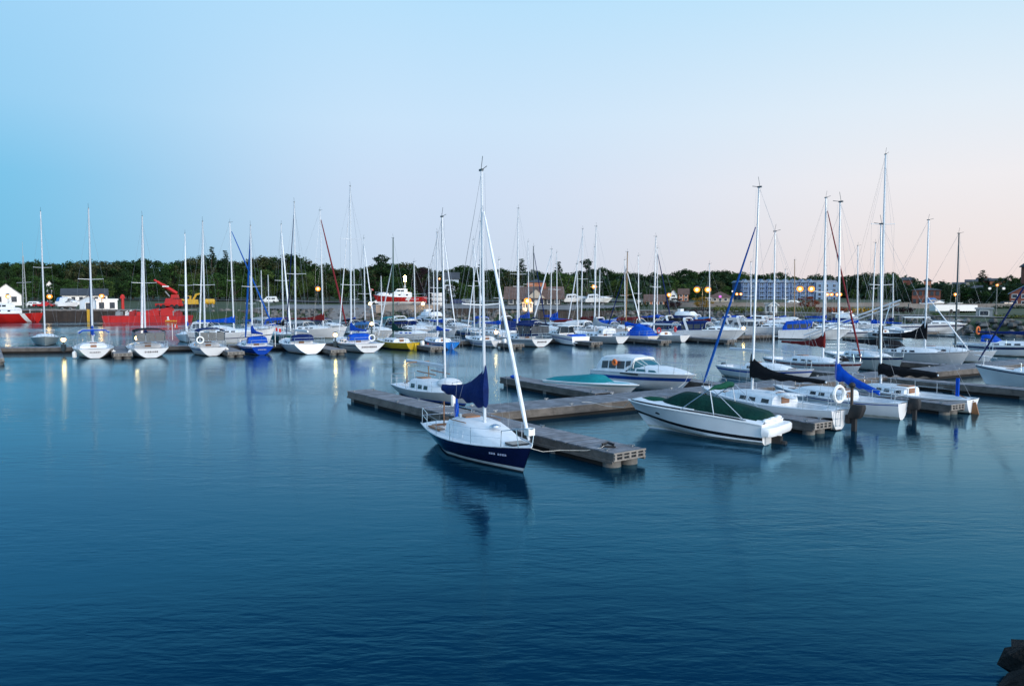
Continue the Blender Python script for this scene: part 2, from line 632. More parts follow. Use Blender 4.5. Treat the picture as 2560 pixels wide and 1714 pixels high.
    bm.tube([(mp(bz0) - .05, 0, bz0), (e[0], 0, e[1])], .05, 6)
    if cover is None:
        bm.tube([(mp(bz0) - .1, 0, bz0 + .1), (e[0] * .5 + mx * .5, 0, bz0 + .14), (e[0] + .1, 0, e[1] + .08)], .08, 6)
    bm.build('boom', spar, root)
    if cover:
        m = MB()
        m.loft(cover_rings(mp(bz0) + mr + .04, e[0] + ce, bz0, e[1], chim, h1, cw, .11, drop=dr, seed=L * 7 + st[0], fall=fall or (6 if chim > .6 else 4.5)))
        if det > 1:
            for sx in (.25, .5, .75):
                qx = mp(bz0) + (e[0] - mp(bz0)) * sx
        m.build('sail_cover', cover, root)
    if jib:
        m = MB()
        j0, j1 = Vector((mp(jz), 0, jz)), Vector((bx, 0, bz))
        pts = [j0.lerp(j1, k) for k in (.04, .1, .3, .6, .85, .95, .975)]
        m.tube(pts, [jibr * .45, jibr * .6, jibr * .85, jibr * 1.1, jibr * 1.2, jibr * .9, jibr * .6], 8)
        m.build('furled_jib', jib, root)
    # rails
    pr = .016 if det > 1 else .02
    p = MB()
    hz = .62
    tb = .86
    pts = [(X(tb), h.edge(tb)[1] * .92, zd(tb)), (X(tb) + .08, h.edge(tb)[1] * .95, zd(tb) + hz * .9), (X(.95), h.edge(.95)[1] * 1.15 + .05, zd(.95) + hz), (L + .12, 0, h.fb + hz + .02)]
    pts += [(a, -b, c) for a, b, c in pts[-2::-1]]
    p.tube(pts, pr, 5)
    for sg in (1, -1):
        p.tube([(X(.95), h.edge(.95)[1] * sg, zd(.95)), (X(.95), (h.edge(.95)[1] * 1.15 + .05) * sg, zd(.95) + hz)], pr, 5)
    p.build('pulpit', 'steel', root)
    if stern_rail:
        p = MB()
        for z in (hz, hz * .55):
            pts = [(X(.15), h.edge(.15)[1] * .95, zd(.15) + z), (X(.02), h.edge(.02)[1] * .93, zd(0) + z)]
            pts += [(a, -b, c) for a, b, c in pts[::-1]]
            p.tube(pts, pr, 5)
        for tt in (.15, .02):
            for sg in (1, -1):
                x, y, z = h.edge(tt)
                p.tube([(x, y * .95 * sg, z), (x, y * .94 * sg, z + hz)], pr, 5)
        p.build('stern_rail', 'steel', root)
    if det:
        p = MB()
        ss = [.15, .33, .5, .68, .86]
        for sg in (1, -1):
            for tt in ss[1:-1]:
                x, y, z = h.edge(tt)
                p.tube([(x, y * .95 * sg, z), (x, y * .95 * sg, z + hz * .95)], pr * .8, 4)
            for z in (hz * .93, hz * .5):
                p.tube([(X(tt), h.edge(tt)[1] * .95 * sg, zd(tt) + z) for tt in ss], .005, 4)
        p.build('lifelines', 'steel', root)
    # canvas
    if dodger:
        m = MB()
        x0 = X(c0)
        z0 = zd(c0) + ch - .05
        wd = B * .31
        rg2 = shell(m, [(x0 - .75, z0, .62, wd), (x0 - .5, z0, .66, wd * 1.02), (x0 + .15, z0, .60, wd), (x0 + .7, z0, .12, wd * .9)])
        do = m.build('dodger', dodger, root)
        panes('clear_panel', 'clear_vinyl', do, rg2, [(1, .1, 1, .8, .2, .8)])
    if bimini:
        fr = MB()
        x0, x1 = X(.06), X(c0 + .03)
        zt = zd(.1) + 1.75
        wd = B * .36
        for xx in (x0, (x0 + x1) / 2, x1):
            fr.tube([((x0 + x1) / 2 * .6 + xx * .4, wd * 1.05, zd(.2)), (xx, wd, zt - .22), (xx, wd * .7, zt - .03), (xx, -wd * .7, zt - .03), (xx, -wd, zt - .22), ((x0 + x1) / 2 * .6 + xx * .4, -wd * 1.05, zd(.2))], .018, 5)
        fo = fr.build('bimini_frame', 'steel', root)
        m = MB()
        if bimini[1] == 'open':
            m.tube([(x0, wd * .98, zt - .25), (x0, wd * .72, zt - .02), (x0, -wd * .72, zt - .02), (x0, -wd * .98, zt - .25)], .07, 6)
        else:
            pf = ((-1, -.24), (-.92, -.1), (-.7, 0), (0, .07), (.7, 0), (.92, -.1), (1, -.24))
            up = [[(xx, wd * 1.02 * a, zt + b) for a, b in pf] for xx in (x0 - .1, x0 + .3, x1 - .2, x1 + .1)]
            rings = [u + [(x, y * .98, z - .03) for x, y, z in u[::-1]] for u in up]
            m.loft(rings)
        m.build('bimini', bimini[0], fo)
        if bimini[1] == 'closed':
            for sg in (1, -1):
                for xa, xb in ((x0 + .05, (x0 + x1) / 2 - .05), ((x0 + x1) / 2 + .05, x1 - .05)):
                    MB().box(((xa + xb) / 2, sg * wd * .985, zt - .75), (xb - xa, .02, .85)).build('clear_curtain', 'clear_vinyl', fo, smooth=False)
            for ya, yb in ((-.9, -.32), (-.28, .28), (.32, .9)):
                MB().box((x0 - .06, wd * (ya + yb) / 2, zt - .72), (.02, wd * (yb - ya), .85)).build('clear_curtain', 'clear_vinyl', fo, smooth=False)
    if ob:
        outboard(root, .02, ob[0] * B, h.fs * .55, ob[1], ob[2] if len(ob) > 2 else 'outboard_grey', ob[3] if len(ob) > 3 else 0.)
    if rud:
        m = MB()
        m.prism([(-.42, -.35), (.05 + over * .6, -.35), (-.02, h.fs * .8), (-.14, h.fs * .85)], -.03, .03)
        m.tube([(-.06, 0, h.fs * .86), (.9, 0, h.fs + .22)], .025, 5)
        m.build('rudder', rud, root)
    if ladder:
        m = MB()
        for sg in (-.16, .16):
            m.tube([(-.06, B * .12 + sg, h.fs * .25), (-.1, B * .12 + sg, h.fs + .75)], .016, 5)
        for k in range(5):
            z = h.fs * .3 + k * .3
            m.tube([(-.09, B * .12 - .16, z), (-.09, B * .12 + .16, z)], .014, 5)
        m.build('ladder', 'steel', root)
    if name:
        m = MB()
        rr = random.Random(int(L * 100 + st[0] * 7))
        zz = h.fs * .66
        xx = h.at(0, zz)[0]
        sl_ = (h.at(0, h.fs)[0] - h.at(0, zz * .6)[0]) / (h.fs - zz * .6)
        y = -name[0] / 2
        while y < name[0] / 2:
            wl = rr.uniform(.05, .11)
            hl = name[1] * rr.uniform(.6, 1)
            m.box((xx - .008, y + wl / 2, zz), (.012 + abs(sl_) * hl, wl, hl))
            y += wl + .05
        m.build('name_lettering', name[2], root)
    if reg:
        m = MB()
        for i, wl in enumerate((.10, .10, .09, .0, .10, .09, .10, .10)):
            if wl:
                for sg in (1, -1):
                    z = zd(.85) - .26
                    t = .80 + i * .0125
                    x, y = h.at(t, z)
                    x2, y2 = h.at(t + .008, z)
                    m.box((x, sg * (y + .006), z), (wl * .62, .02, .075), rz=-sg * .42)
        m.build('registration_lettering', 'letter_white', root)
    root['_l'] = 0
    del root['_l']
    return root, h


# ------------------------------------------------------------------ power boats
def power(label, st, hd, L, B=None, kind='cruiser', hull='gelcoat', stripe=None, sp=(.2, .34), low=None, boot=None, bottom='antifoul_dark', top='white_canvas', glass='tinted_glass',
          bow=False, fb=None, fs=None, det=1, cat='motorboat', group=None, deck='deck_white', arch=False, vinyl=True, flag=None, th=1.0, cabh=.42, tr=None, lowmat=None, plat=None, camb=.04):
    q = hypot(*hd)
    hd = (hd[0] / q, hd[1] / q)
    if bow:
        st = (st[0] - hd[0] * L, st[1] - hd[1] * L)
    B = B or .30 * L + .35
    fb = fb or .62 + .095 * L
    fs = fs or fb * .78
    root = thing('motorboat' if kind != 'cruiser' else 'cabin_cruiser', label, cat, (st[0], st[1], 0), atan2(hd[1], hd[0]), group or 'motorboats moored in the marina')
    h = Hull(L, B, fb, fs, fb * .90, sw=.93, rake=.22 * L, over=0, D=.35, tm=.42, pw=2.5, chine=True)
    h.build(root, [hull, stripe or lowmat or hull, boot or hull, bottom, tr or hull], sp if stripe else None, low=low, n=22)
    X = lambda t: h.edge(t)[0]
    zd = h.sheer
    h.deck(root, deck, (.05, .45), depth=.4, w=.74, camber=camb)
    rm = MB()
    for sg in (1, -1):
        rm.tube([(X(u), h.edge(u)[1] * sg, zd(u) - .015) for u in [i / 16 for i in range(17)]], .03, 5)
    rm.build('rub_rail', 'white_plastic' if det < 2 else deck, root)
    # swim platform and drive
    m = MB()
    pz, pl, pw_, ph_ = plat or (.28, .60, .40, .10)
    outl = [(0, -1), (-.62, -.98), (-.9, -.86), (-1, -.6), (-1, .6), (-.9, .86), (-.62, .98), (0, 1)]
    m.loft([[(a * pl * k, b * B * pw_ * k2, z_) for a, b in outl] for z_, k, k2 in ((pz, .9, .98), (pz + ph_ * .3, 1, 1), (pz + ph_ * .8, 1, 1), (pz + ph_, .9, .97))])
    m.build('swim_platform', hull, root)
    if kind in ('cruiser', 'fly', 'hardtop'):
        cs = []
        for t, hh in ((.42, 1), (.5, 1), (.62, .92), (.74, .70), (.86, .38), (.93, .05)):
            x, y, z = h.edge(t)
            cs.append((x, z - .03, cabh * hh + .05, min(y * .80, B * .40)))
        m = MB()
        rg = shell(m, cs)
        co = m.build('cabin', deck, root)
        panes('window', glass, co, rg, [(0, .1, 0, .95, .3, .8), (1, .1, 1, .9, .3, .8, .1), (2, .1, 2, .75, .3, .75, .2)])
        # windshield
        x0 = X(.46)
        z0 = zd(.46) + cabh * .9 - .02
        wd = B * .39
        hw = .55 * th
        m = MB()
        ws = shell(m, [(x0 - .35, z0 - .2, hw + .2, wd), (x0 + .1, z0 - .1, hw + .08, wd * .96), (x0 + .45, z0, hw * .55, wd * .9), (x0 + .85, z0, .04, wd * .80)])
        wo = m.build('windshield', glass, root)
        fr = MB()
        for k in (0, 1, 3):
            fr.tube([(p[0], p[1] * 1.01, p[2] + .012) for p in ws[k]], .025, 5)
        for i in (2, 5, 3):
            fr.tube([(r[i][0], r[i][1], r[i][2] + .01) for r in ws], .022, 5)
        fr.build('frame', 'white_plastic', wo)
        # canopy
        if top:
            zt = z0 + hw
            if kind == 'hardtop':
                m = MB()
                up = [[(xx, wd * 1.04 * a, zt + b + .1) for a, b in ((-1, 0), (-.7, .08), (0, .11), (.7, .08), (1, 0))] for xx in (X(.14), X(.2), x0 - .2, x0 + .3)]
                m.loft([u + [(x, y * .98, z - .07) for x, y, z in u[::-1]] for u in up])
                to = m.build('hardtop', top, root)
                m = MB()
                for xx in (X(.15), x0 - .1):
                    for sg in (1, -1):
                        m.tube([(xx, sg * wd * .98, zd(.2)), (xx, sg * wd * .96, zt + .05)], .025, 5)
                m.build('hardtop_post', 'steel', to)
            else:
                m = MB()
                tp = [(X(.06), zd(.06) - .02, .5, B * .43), (X(.10), zd(.1), .98 * th + .1, B * .425), (X(.2), zd(.2), zt - zd(.2) + .14, B * .42), (x0 - .55, zd(.4), zt - zd(.4) + .2, B * .405), (x0 - .05, z0, hw + .12, wd * .99), (x0 + .08, z0 + hw * .8, .2, wd * .93)]
                rt = shell(m, tp)
                to = m.build('canvas_top', top, root)
                if vinyl:
                    panes('clear_panel', 'clear_vinyl', to, rt, [(1, .25, 1, .95, .22, .92), (2, .04, 2, .46, .22, .92), (2, .53, 2, .96, .22, .92), (3, .1, 3, .85, .35, .92)])
        if arch:
            m = MB()
            xa = X(.17)
            za = z0 + hw + .55
            wd2 = B * .44
            pts = [(xa + .5, wd2, zd(.25)), (xa, wd2 * .97, za - .25), (xa - .1, wd2 * .7, za), (xa - .1, -wd2 * .7, za), (xa, -wd2 * .97, za - .25), (xa + .5, -wd2, zd(.25))]
            m.loft([[(p[0] - .16, p[1], p[2] - .05), (p[0] + .16, p[1], p[2] - .05), (p[0] + .16, p[1], p[2] + .05), (p[0] - .16, p[1], p[2] + .05)] for p in pts])
            m.build('radar_arch', hull, root)
        if kind == 'fly':
            m = MB()
            xb = X(.16)
            zt = z0 + hw + .12
            shell(m, [(xb, zt - .05, .5, wd * .8), (xb + .3, zt - .05, .62, wd * .95), (x0 - .3, zt - .05, .62, wd * .9), (x0 + .25, zt - .05, .1, wd * .8)])
            fo = m.build('flybridge', hull, root)
            m = MB()
            m.box((x0 - .45, 0, zt + .72), (.05, wd * 1.5, .34))
            m.build('wind_deflector', 'tinted_glass', fo)
            m = MB()
            m.box((xb + .6, 0, zt + .75), (.5, wd, .5))
            m.build('helm_seat', 'white_canvas', fo)
    # bow rail
    m = MB()
    hz = .5
    tt = [.5, .62, .74, .86, .95]
    pts = [(X(.46), h.edge(.46)[1] * .94, zd(.46))] + [(X(t) + .05, h.edge(t)[1] * .96, zd(t) + hz) for t in tt] + [(L + .05, 0, h.fb + hz)]
    pts += [(a, -b, c) for a, b, c in pts[-2::-1]]
    m.tube(pts, .017, 5)
    for t in tt:
        for sg in (1, -1):
            x, y, z = h.edge(t)
            m.tube([(x, y * .94 * sg, z), (x + .05, y * .96 * sg, z + hz)], .014, 4)
    if kind != 'bowrider':
        m.build('bow_rail', 'steel', root)
    return root, h


# ------------------------------------------------------------------ docks
def dock(label, p0, p1, w, z=.55, ends=(0, 1), group=None, big=True, sp=.145, floats=True, cleats=True, cat='dock', skip=None):
    """p0 to p1 is the middle line; the p1 end shows its end board"""
    dx, dy = p1[0] - p0[0], p1[1] - p0[1]
    Ld = hypot(dx, dy)
    root = thing('dock', label, cat, (p0[0], p0[1], 0), atan2(dy, dx), group or 'floating wooden docks')
    m = MB()
    n = max(4, int(Ld / sp)) if big else max(4, int(Ld / (sp * 2)))
    pw = Ld / n
    for i in range(n):
        e = R(-.012, .012)
        m.box((pw * (i + .5), e, z - .02 + R(-.004, .004)), (pw - .012, w + R(0, .03), .04))
    m.build('deck_boards', 'plank', root, smooth=False)
    m = MB()
    seg = 3.6
    k = 0.
    while k < Ld - .05:
        e = min(Ld, k + seg)
        for sg in (1, -1):
            m.box(((k + e) / 2, sg * (w / 2 - .02), z - .165), (e - k - .01, .05, .24))
            m.box(((k + e) / 2, sg * (w / 2 + .03), z - .33), (e - k - .01, .06, .09))
        k = e
    m.build('side_board', 'fascia', root, smooth=False)
    for e in ends:
        m = MB()
        x = Ld + .025 if e else -.025
        m.box((x, 0, z - .13), (.05, w + .04, .035), 0)
        m.box((x, 0, z - .26), (.05, w + .04, .05), 0)
        m.box((x, 0, z - .02), (.06, w + .06, .05), 0)
        nb = 5
        for i in range(nb):
            y = -w / 2 + .06 + (w - .12) * i / (nb - 1)
            m.box((x + (.004 if e else -.004), y, z - .16), (.05, .09, .24), 0)
        m.box((x - .03, 0, z - .16), (.02, w - .1, .2), 1)
        m.build('end_frame', ['plank_end', 'black_trim'], root, smooth=False)
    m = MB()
    m.box((Ld / 2, 0, z - .38), (Ld - .9, w - .14, .50))  # dark box added to paint the shade between deck and water
    m.build('under_shade_box', 'under_dock_shade', root, smooth=False)
    if floats:
        nf = max(2, int(Ld / 2.6))
        for i in range(nf):
            x = .45 + (Ld - .9) * i / (nf - 1)
            m = MB()
            for sg in (1, -1):
                y = sg * (w * .27)
                rr = min(.33, w * .23)
                m.loft([[(x + rr * cos(a * pi / 5), y + rr * sin(a * pi / 5), zz) for a in range(10)] for zz in (-.5, -.1, .02, z - .33, z - .3)])
            m.build('float', 'float_drum', root)
    if cleats:
        nc = max(2, int(Ld / 4))
        for i in range(nc):
            x = .5 + (Ld - 1.) * i / (nc - 1)
            for sg in (1, -1):
                y = sg * (w / 2 - .12)
                m = MB()
                m.tube([(x - .13, y, z + .07), (x + .13, y, z + .07)], .02, 5)
                m.box((x, y, z + .03), (.1, .05, .08))
                m.build('cleat', 'grey_metal', root)
    return root


# ------------------------------------------------------------------ sky and light
w = bpy.data.worlds.new('World')
SC.world = w
w.use_nodes = True
nt = w.node_tree
for n in list(nt.nodes):
    nt.nodes.remove(n)
N = nt.nodes.new
LK = nt.links.new


def lin(c):
    return tuple(((v / 255) / 12.92 if v / 255 < .04045 else ((v / 255 + .055) / 1.055) ** 2.4) for v in c) + (1,)


SUN_AZ, SUN_EL = radians(138), radians(14)
out = N('ShaderNodeOutputWorld')
bg = N('ShaderNodeBackground')
LK(bg.outputs[0], out.inputs[0])
tc = N('ShaderNodeTexCoord')
sx = N('ShaderNodeSeparateXYZ')
LK(tc.outputs['Generated'], sx.inputs[0])


def ramp(stops):
    r = N('ShaderNodeValToRGB')
    e = r.color_ramp.elements
    while len(e) < len(stops):
        e.new(.5)
    for k, (p, c) in zip(e, stops):
        k.position = p
        k.color = lin(c)
    LK(sx.outputs['Z'], r.inputs[0])
    return r


UP = [(.46, (52, 134, 205)), (.58, (60, 130, 205)), (.75, (145, 203, 252)), (1, (165, 212, 255))]
left = ramp([(0, (100, 184, 224)), (.05, (105, 188, 228)), (.13, (114, 195, 235)), (.21, (146, 207, 244)), (.34, (160, 214, 251))] + UP)
mid = ramp([(0, (200, 217, 239)), (.05, (200, 218, 241)), (.13, (205, 223, 247)), (.21, (204, 230, 253)), (.34, (186, 227, 255))] + UP)
right = ramp([(0, (241, 222, 219)), (.05, (241, 230, 229)), (.13, (243, 240, 243)), (.21, (230, 241, 251)), (.34, (198, 233, 255))] + UP)


def fade(a, b_, f0, f1):
    mr = N('ShaderNodeMapRange')
    mr.interpolation_type = 'SMOOTHSTEP'
    mr.inputs[1].default_value = f0
    mr.inputs[2].default_value = f1
    LK(sx.outputs['X'], mr.inputs[0])
    mx = N('ShaderNodeMix')
    mx.data_type = 'RGBA'
    LK(mr.outputs[0], mx.inputs[0])
    LK(a, mx.inputs[6])
    LK(b_, mx.inputs[7])
    return mx


mx = fade(fade(left.outputs[0], mid.outputs[0], -.62, -.12).outputs[2], right.outputs[0], -.16, .56)
sky = N('ShaderNodeTexSky')
sky.sky_type = 'NISHITA'
sky.sun_disc = False
sky.sun_elevation = SUN_EL
sky.sun_rotation = SUN_AZ
sc = N('ShaderNodeVectorMath')
sc.operation = 'SCALE'
sc.inputs['Scale'].default_value = .10
LK(sky.outputs[0], sc.inputs[0])
m2 = N('ShaderNodeMix')
m2.data_type = 'RGBA'
m2.inputs[0].default_value = .04
LK(mx.outputs[2], m2.inputs[6])
LK(sc.outputs[0], m2.inputs[7])
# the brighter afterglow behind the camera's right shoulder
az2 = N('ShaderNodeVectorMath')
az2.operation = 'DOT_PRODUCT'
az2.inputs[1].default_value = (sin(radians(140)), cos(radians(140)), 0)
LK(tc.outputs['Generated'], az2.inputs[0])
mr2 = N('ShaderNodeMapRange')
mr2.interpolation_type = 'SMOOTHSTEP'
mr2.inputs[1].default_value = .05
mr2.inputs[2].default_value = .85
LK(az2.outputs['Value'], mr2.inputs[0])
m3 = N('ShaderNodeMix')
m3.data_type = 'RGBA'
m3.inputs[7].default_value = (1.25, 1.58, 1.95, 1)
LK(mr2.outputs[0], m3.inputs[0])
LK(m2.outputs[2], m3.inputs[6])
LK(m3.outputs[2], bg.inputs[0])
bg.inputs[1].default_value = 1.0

sl = bpy.data.lights.new('sun', 'SUN')
sl.energy = 2.4
sl.angle = radians(24)
sl.color = (1, .87, .74)
so = bpy.data.objects.new('sun', sl)
COL.objects.link(so)
sd = Vector((sin(SUN_AZ) * cos(SUN_EL), cos(SUN_AZ) * cos(SUN_EL), sin(SUN_EL)))
so.rotation_euler = sd.to_track_quat('Z', 'Y').to_euler()
so.location = sd * 60

cd = bpy.data.cameras.new('camera')
co = bpy.data.objects.new('camera', cd)
COL.objects.link(co)
cd.sensor_width = 36
cd.lens = 36 * FPX / 2560
cd.clip_end = 8000
co.location = (0, 0, CAMH)
co.rotation_euler = (pi / 2 - TH, 0, 0)
SC.camera = co
SC.view_settings.view_transform = 'Standard'
SC.view_settings.look = 'None'
SC.view_settings.exposure = 0
SC.view_settings.gamma = 1
SC.cycles.max_bounces = 6
SC.cycles.use_denoising = True

# ------------------------------------------------------------------ water
m = bpy.data.materials.new('harbour_water')
m.use_nodes = True
MATS['harbour_water'] = m
nt = m.node_tree
nt.nodes.remove(nt.nodes['Principled BSDF'])
WN = nt.nodes.new
dif = WN('ShaderNodeBsdfDiffuse')
dif.inputs['Color'].default_value = (.001, .018, .036, 1)
glo = WN('ShaderNodeBsdfGlossy')
glo.inputs['Roughness'].default_value = .085
fr = WN('ShaderNodeFresnel')
fr.inputs['IOR'].default_value = 1.48
cr_ = WN('ShaderNodeValToRGB')
for i, (p, c) in enumerate(((0, (.055, .33, .46, 1)), (.20, (.17, .63, .91, 1)), (.45, (.52, .86, 1, 1)), (.85, (.86, .96, 1, 1)))):
    if i > 1:
        cr_.color_ramp.elements.new(p)
    cr_.color_ramp.elements[i].position = p
    cr_.color_ramp.elements[i].color = c
ms_ = WN('ShaderNodeMixShader')
nt.links.new(fr.outputs[0], ms_.inputs[0])
nt.links.new(fr.outputs[0], cr_.inputs[0])
nt.links.new(cr_.outputs[0], glo.inputs[0])
nt.links.new(dif.outputs[0], ms_.inputs[1])
nt.links.new(glo.outputs[0], ms_.inputs[2])
nt.links.new(ms_.outputs[0], nt.nodes['Material Output'].inputs[0])
tcn = WN('ShaderNodeTexCoord')
prev = None
bumps = []
for (sc_, rot, st_, dist, det) in (((.8, 2.2, 1), 8, .45, .030, 3), ((2.6, 7.0, 1), -14, .45, .013, 4), ((.10, .25, 1), 20, .25, .10, 2)):
    mp = WN('ShaderNodeMapping')
    mp.inputs['Scale'].default_value = sc_
    mp.inputs['Rotation'].default_value = (0, 0, radians(rot))
    nz = WN('ShaderNodeTexNoise')
    nz.inputs['Scale'].default_value = 1
    nz.inputs['Detail'].default_value = det
    nz.inputs['Distortion'].default_value = .4
    bp = WN('ShaderNodeBump')
    bp.inputs['Strength'].default_value = st_
    bp.inputs['Distance'].default_value = dist
    nt.links.new(tcn.outputs['Object'], mp.inputs[0])
    nt.links.new(mp.outputs[0], nz.inputs['Vector'])
    nt.links.new(nz.outputs['Fac'], bp.inputs['Height'])
    if prev:
        nt.links.new(prev.outputs[0], bp.inputs['Normal'])
    prev = bp
    bumps.append(bp)
wn_ = WN('ShaderNodeTexNoise')
wn_.inputs['Scale'].default_value = .05
wn_.inputs['Detail'].default_value = 3
wm = WN('ShaderNodeMapRange')
wm.inputs[1].default_value = .38
wm.inputs[2].default_value = .62
wm.inputs[3].default_value = .07
wm.inputs[4].default_value = .17
nt.links.new(tcn.outputs['Object'], wn_.inputs['Vector'])
nt.links.new(wn_.outputs['Fac'], wm.inputs[0])
nt.links.new(wm.outputs[0], glo.inputs['Roughness'])
wn2 = WN('ShaderNodeTexNoise')
wn2.inputs['Scale'].default_value = .09
wn2.inputs['Detail'].default_value = 4
wmp = WN('ShaderNodeMapping')
wmp.inputs['Scale'].default_value = (.5, 1.6, 1)
nt.links.new(tcn.outputs['Object'], wmp.inputs[0])
nt.links.new(wmp.outputs[0], wn2.inputs['Vector'])
for bp_, lo_, hi_ in zip(bumps, (.12, .10), (.75, .75)):
    w3 = WN('ShaderNodeMapRange')
    w3.inputs[1].default_value = .36
    w3.inputs[2].default_value = .64
    w3.inputs[3].default_value = lo_
    w3.inputs[4].default_value = hi_
    nt.links.new(wn2.outputs['Fac'], w3.inputs[0])
    nt.links.new(w3.outputs[0], bp_.inputs['Strength'])
nt.links.new(prev.outputs[0], glo.inputs['Normal'])
nt.links.new(prev.outputs[0], fr.inputs['Normal'])
mb = MB()
mb.add([(-900, -60, 0), (900, -60, 0), (900, 400, 0), (-900, 400, 0)], [(0, 1, 2, 3)])
tag(mb.build('water', 'harbour_water', smooth=False), kind='structure')

# ------------------------------------------------------------------ land
SHORE = [(-500, 174), (-72, 174), (-70, 186), (-58, 195), (-40, 190), (-20, 178), (0, 171), (40, 158), (54, 142), (64, 122), (72, 106), (85, 92), (120, 78), (500, 40)]


def gz(x, y):
    s = y - interp(SHORE, x)
    if x > 60:
        s *= .75
    if s < -3:
        return -1.5
    if s < 6:
        return -1.0 + 2.9 * sstep(-3, 6, s)
    z = 1.9 + (2.1 - 1.1 * sstep(30, 75, x)) * min(1, (s - 6) / 74)
    if s > 80:
        z += (s - 80) * .006
    if s > 260:
        z += (s - 260) * .022
    z += .12 * noise.noise(Vector((x * .06, y * .06, 0))) * sstep(6, 20, s)
    return z


def gmat():
    m = bpy.data.materials.new('grassy_ground')
    m.use_nodes = True
    MATS['grassy_ground'] = m
    nt = m.node_tree
    b = nt.nodes['Principled BSDF']
    b.inputs['Roughness'].default_value = .95
    tc = nt.nodes.new('ShaderNodeTexCoord')
    n1 = nt.nodes.new('ShaderNodeTexNoise')
    n1.inputs['Scale'].default_value = .05
    n1.inputs['Detail'].default_value = 6
    r = nt.nodes.new('ShaderNodeValToRGB')
    for i, (p, c) in enumerate(((.3, (.014, .034, .009, 1)), (.52, (.030, .050, .014, 1)), (.75, (.085, .07, .035, 1)))):
        if i > 1:
            r.color_ramp.elements.new(p)
        r.color_ramp.elements[i].position = p
        r.color_ramp.elements[i].color = c
    nt.links.new(tc.outputs['Object'], n1.inputs['Vector'])
    nt.links.new(n1.outputs['Fac'], r.inputs[0])
    nt.links.new(r.outputs[0], b.inputs['Base Color'])


gmat()
mb = MB()
xs = [-900, -600, -400, -300] + [-220 + 7 * i for i in range(70)] + [300, 360, 450, 600, 900]
ss = [-4, -2, 0, 1.5, 3, 4.5, 6, 9, 13, 18, 26, 36, 50, 65, 80, 100, 130, 170, 220, 260, 300, 360, 440, 540, 700, 900, 1300]
for x in xs:
    for s in ss:
        y = interp(SHORE, x) + s
        mb.v.append((x, y, gz(x, y)))
n = len(ss)
for a in range(len(xs) - 1):
    for i in range(n - 1):
        mb.f.append((a * n + i, (a + 1) * n + i, (a + 1) * n + i + 1, a * n + i + 1))
        mb.m.append(0)
tag(mb.build('shore_ground', 'grassy_ground'), kind='structure')


def sheet(name, pts, width, mt, lift=.05, step=4.):
    """a road or path laid on the ground along points"""
    m = MB()
    P = [Vector((p[0], p[1], 0)) for p in pts]
    samp = []
    for a, b_ in zip(P, P[1:]):
        k = max(1, int((b_ - a).length / step))
        samp += [a.lerp(b_, i / k) for i in range(k)]
    samp.append(P[-1])
    wn = max(2, int(width / 3))
    for i, p in enumerate(samp):
        d = (samp[min(i + 1, len(samp) - 1)] - samp[max(0, i - 1)]).normalized()
        nrm = Vector((-d.y, d.x, 0))
        for j in range(wn + 1):
            q = p + nrm * (j / wn - .5) * width
            m.v.append((q.x, q.y, gz(q.x, q.y) + lift))
    for i in range(len(samp) - 1):
        for j in range(wn):
            a = i * (wn + 1) + j
            m.f.append((a, a + wn + 1, a + wn + 2, a + 1))
            m.m.append(0)
    return tag(m.build(name, mt), kind='structure')


sheet('gravel_lot', [(-66, 214), (-30, 212), (0, 200), (24, 188)], 26, 'gravel', .35)
sheet('boat_ramp', [(-36, 188), (-36, 204)], 18, 'concrete', .45, 2)
sheet('road', [(-140, 258), (-40, 246), (30, 232), (90, 205), (140, 178), (240, 150)], 9, 'asphalt', .4)
sheet('waterfront_path', [(2, 186), (45, 172), (62, 152), (74, 132), (90, 116), (130, 98)], 4, 'concrete', .16)

# stones along the bank: nobody could count them
mb = MB()
rr = random.Random(5)


def stone(m, c, r, rr, n=7):
    rings = []
    sq = [rr.uniform(.7, 1.2) for _ in range(3)]
    ph = rr.uniform(0, 6)
    for k, (a, q) in enumerate(((-.8, .55), (-.2, 1), (.45, .85), (.85, .35))):
        rings.append([(c[0] + r * sq[0] * q * cos(2 * pi * i / n + ph) * rr.uniform(.75, 1.2), c[1] + r * sq[1] * q * sin(2 * pi * i / n + ph) * rr.uniform(.75, 1.2), c[2] + r * sq[2] * a * .8 * rr.uniform(.85, 1.1)) for i in range(n)])
    m.loft(rings)


for i in range(1700):
    x = rr.uniform(-71, 30) if rr.random() < .45 else rr.uniform(30, 130)
    s = rr.uniform(-1.8, 6.5)
    y = interp(SHORE, x) + s / (.75 if x > 60 else 1)
    stone(mb, (x, y, gz(x, y) + .1), rr.uniform(.35, .85), rr, 6)
tag(mb.build('riprap_rocks', 'rock', ang=20), 'grey broken stones banked along the far shoreline', None, None, 'stuff')

# boulder at the foot of the camera's own bank
g = G(2568, 1742)
r0 = thing('boulder', 'dark wet boulder at the water edge in the bottom right corner', 'boulder', (g[0], g[1], 0), .4)
mb = MB()
rg = []
rr = random.Random(3)
for z, q in ((-.7, 1.15), (-.1, 1.08), (.12, .98), (.36, .80), (.56, .52), (.66, .2)):
    rg.append([(.52 * (q * 1.5 * cos(2 * pi * i / 16)) * rr.uniform(.86, 1.12) + .35, .52 * q * .9 * sin(2 * pi * i / 16) * rr.uniform(.86, 1.12), z * .5 * rr.uniform(.9, 1.05)) for i in range(16)])
mb.loft(rg)
mb.build('stone', 'dark_rock', r0, ang=25)
mb = MB()
stone(mb, (.72, .30, .22), .50, rr, 13)
mb.build('stone', 'dark_rock', r0, ang=25)


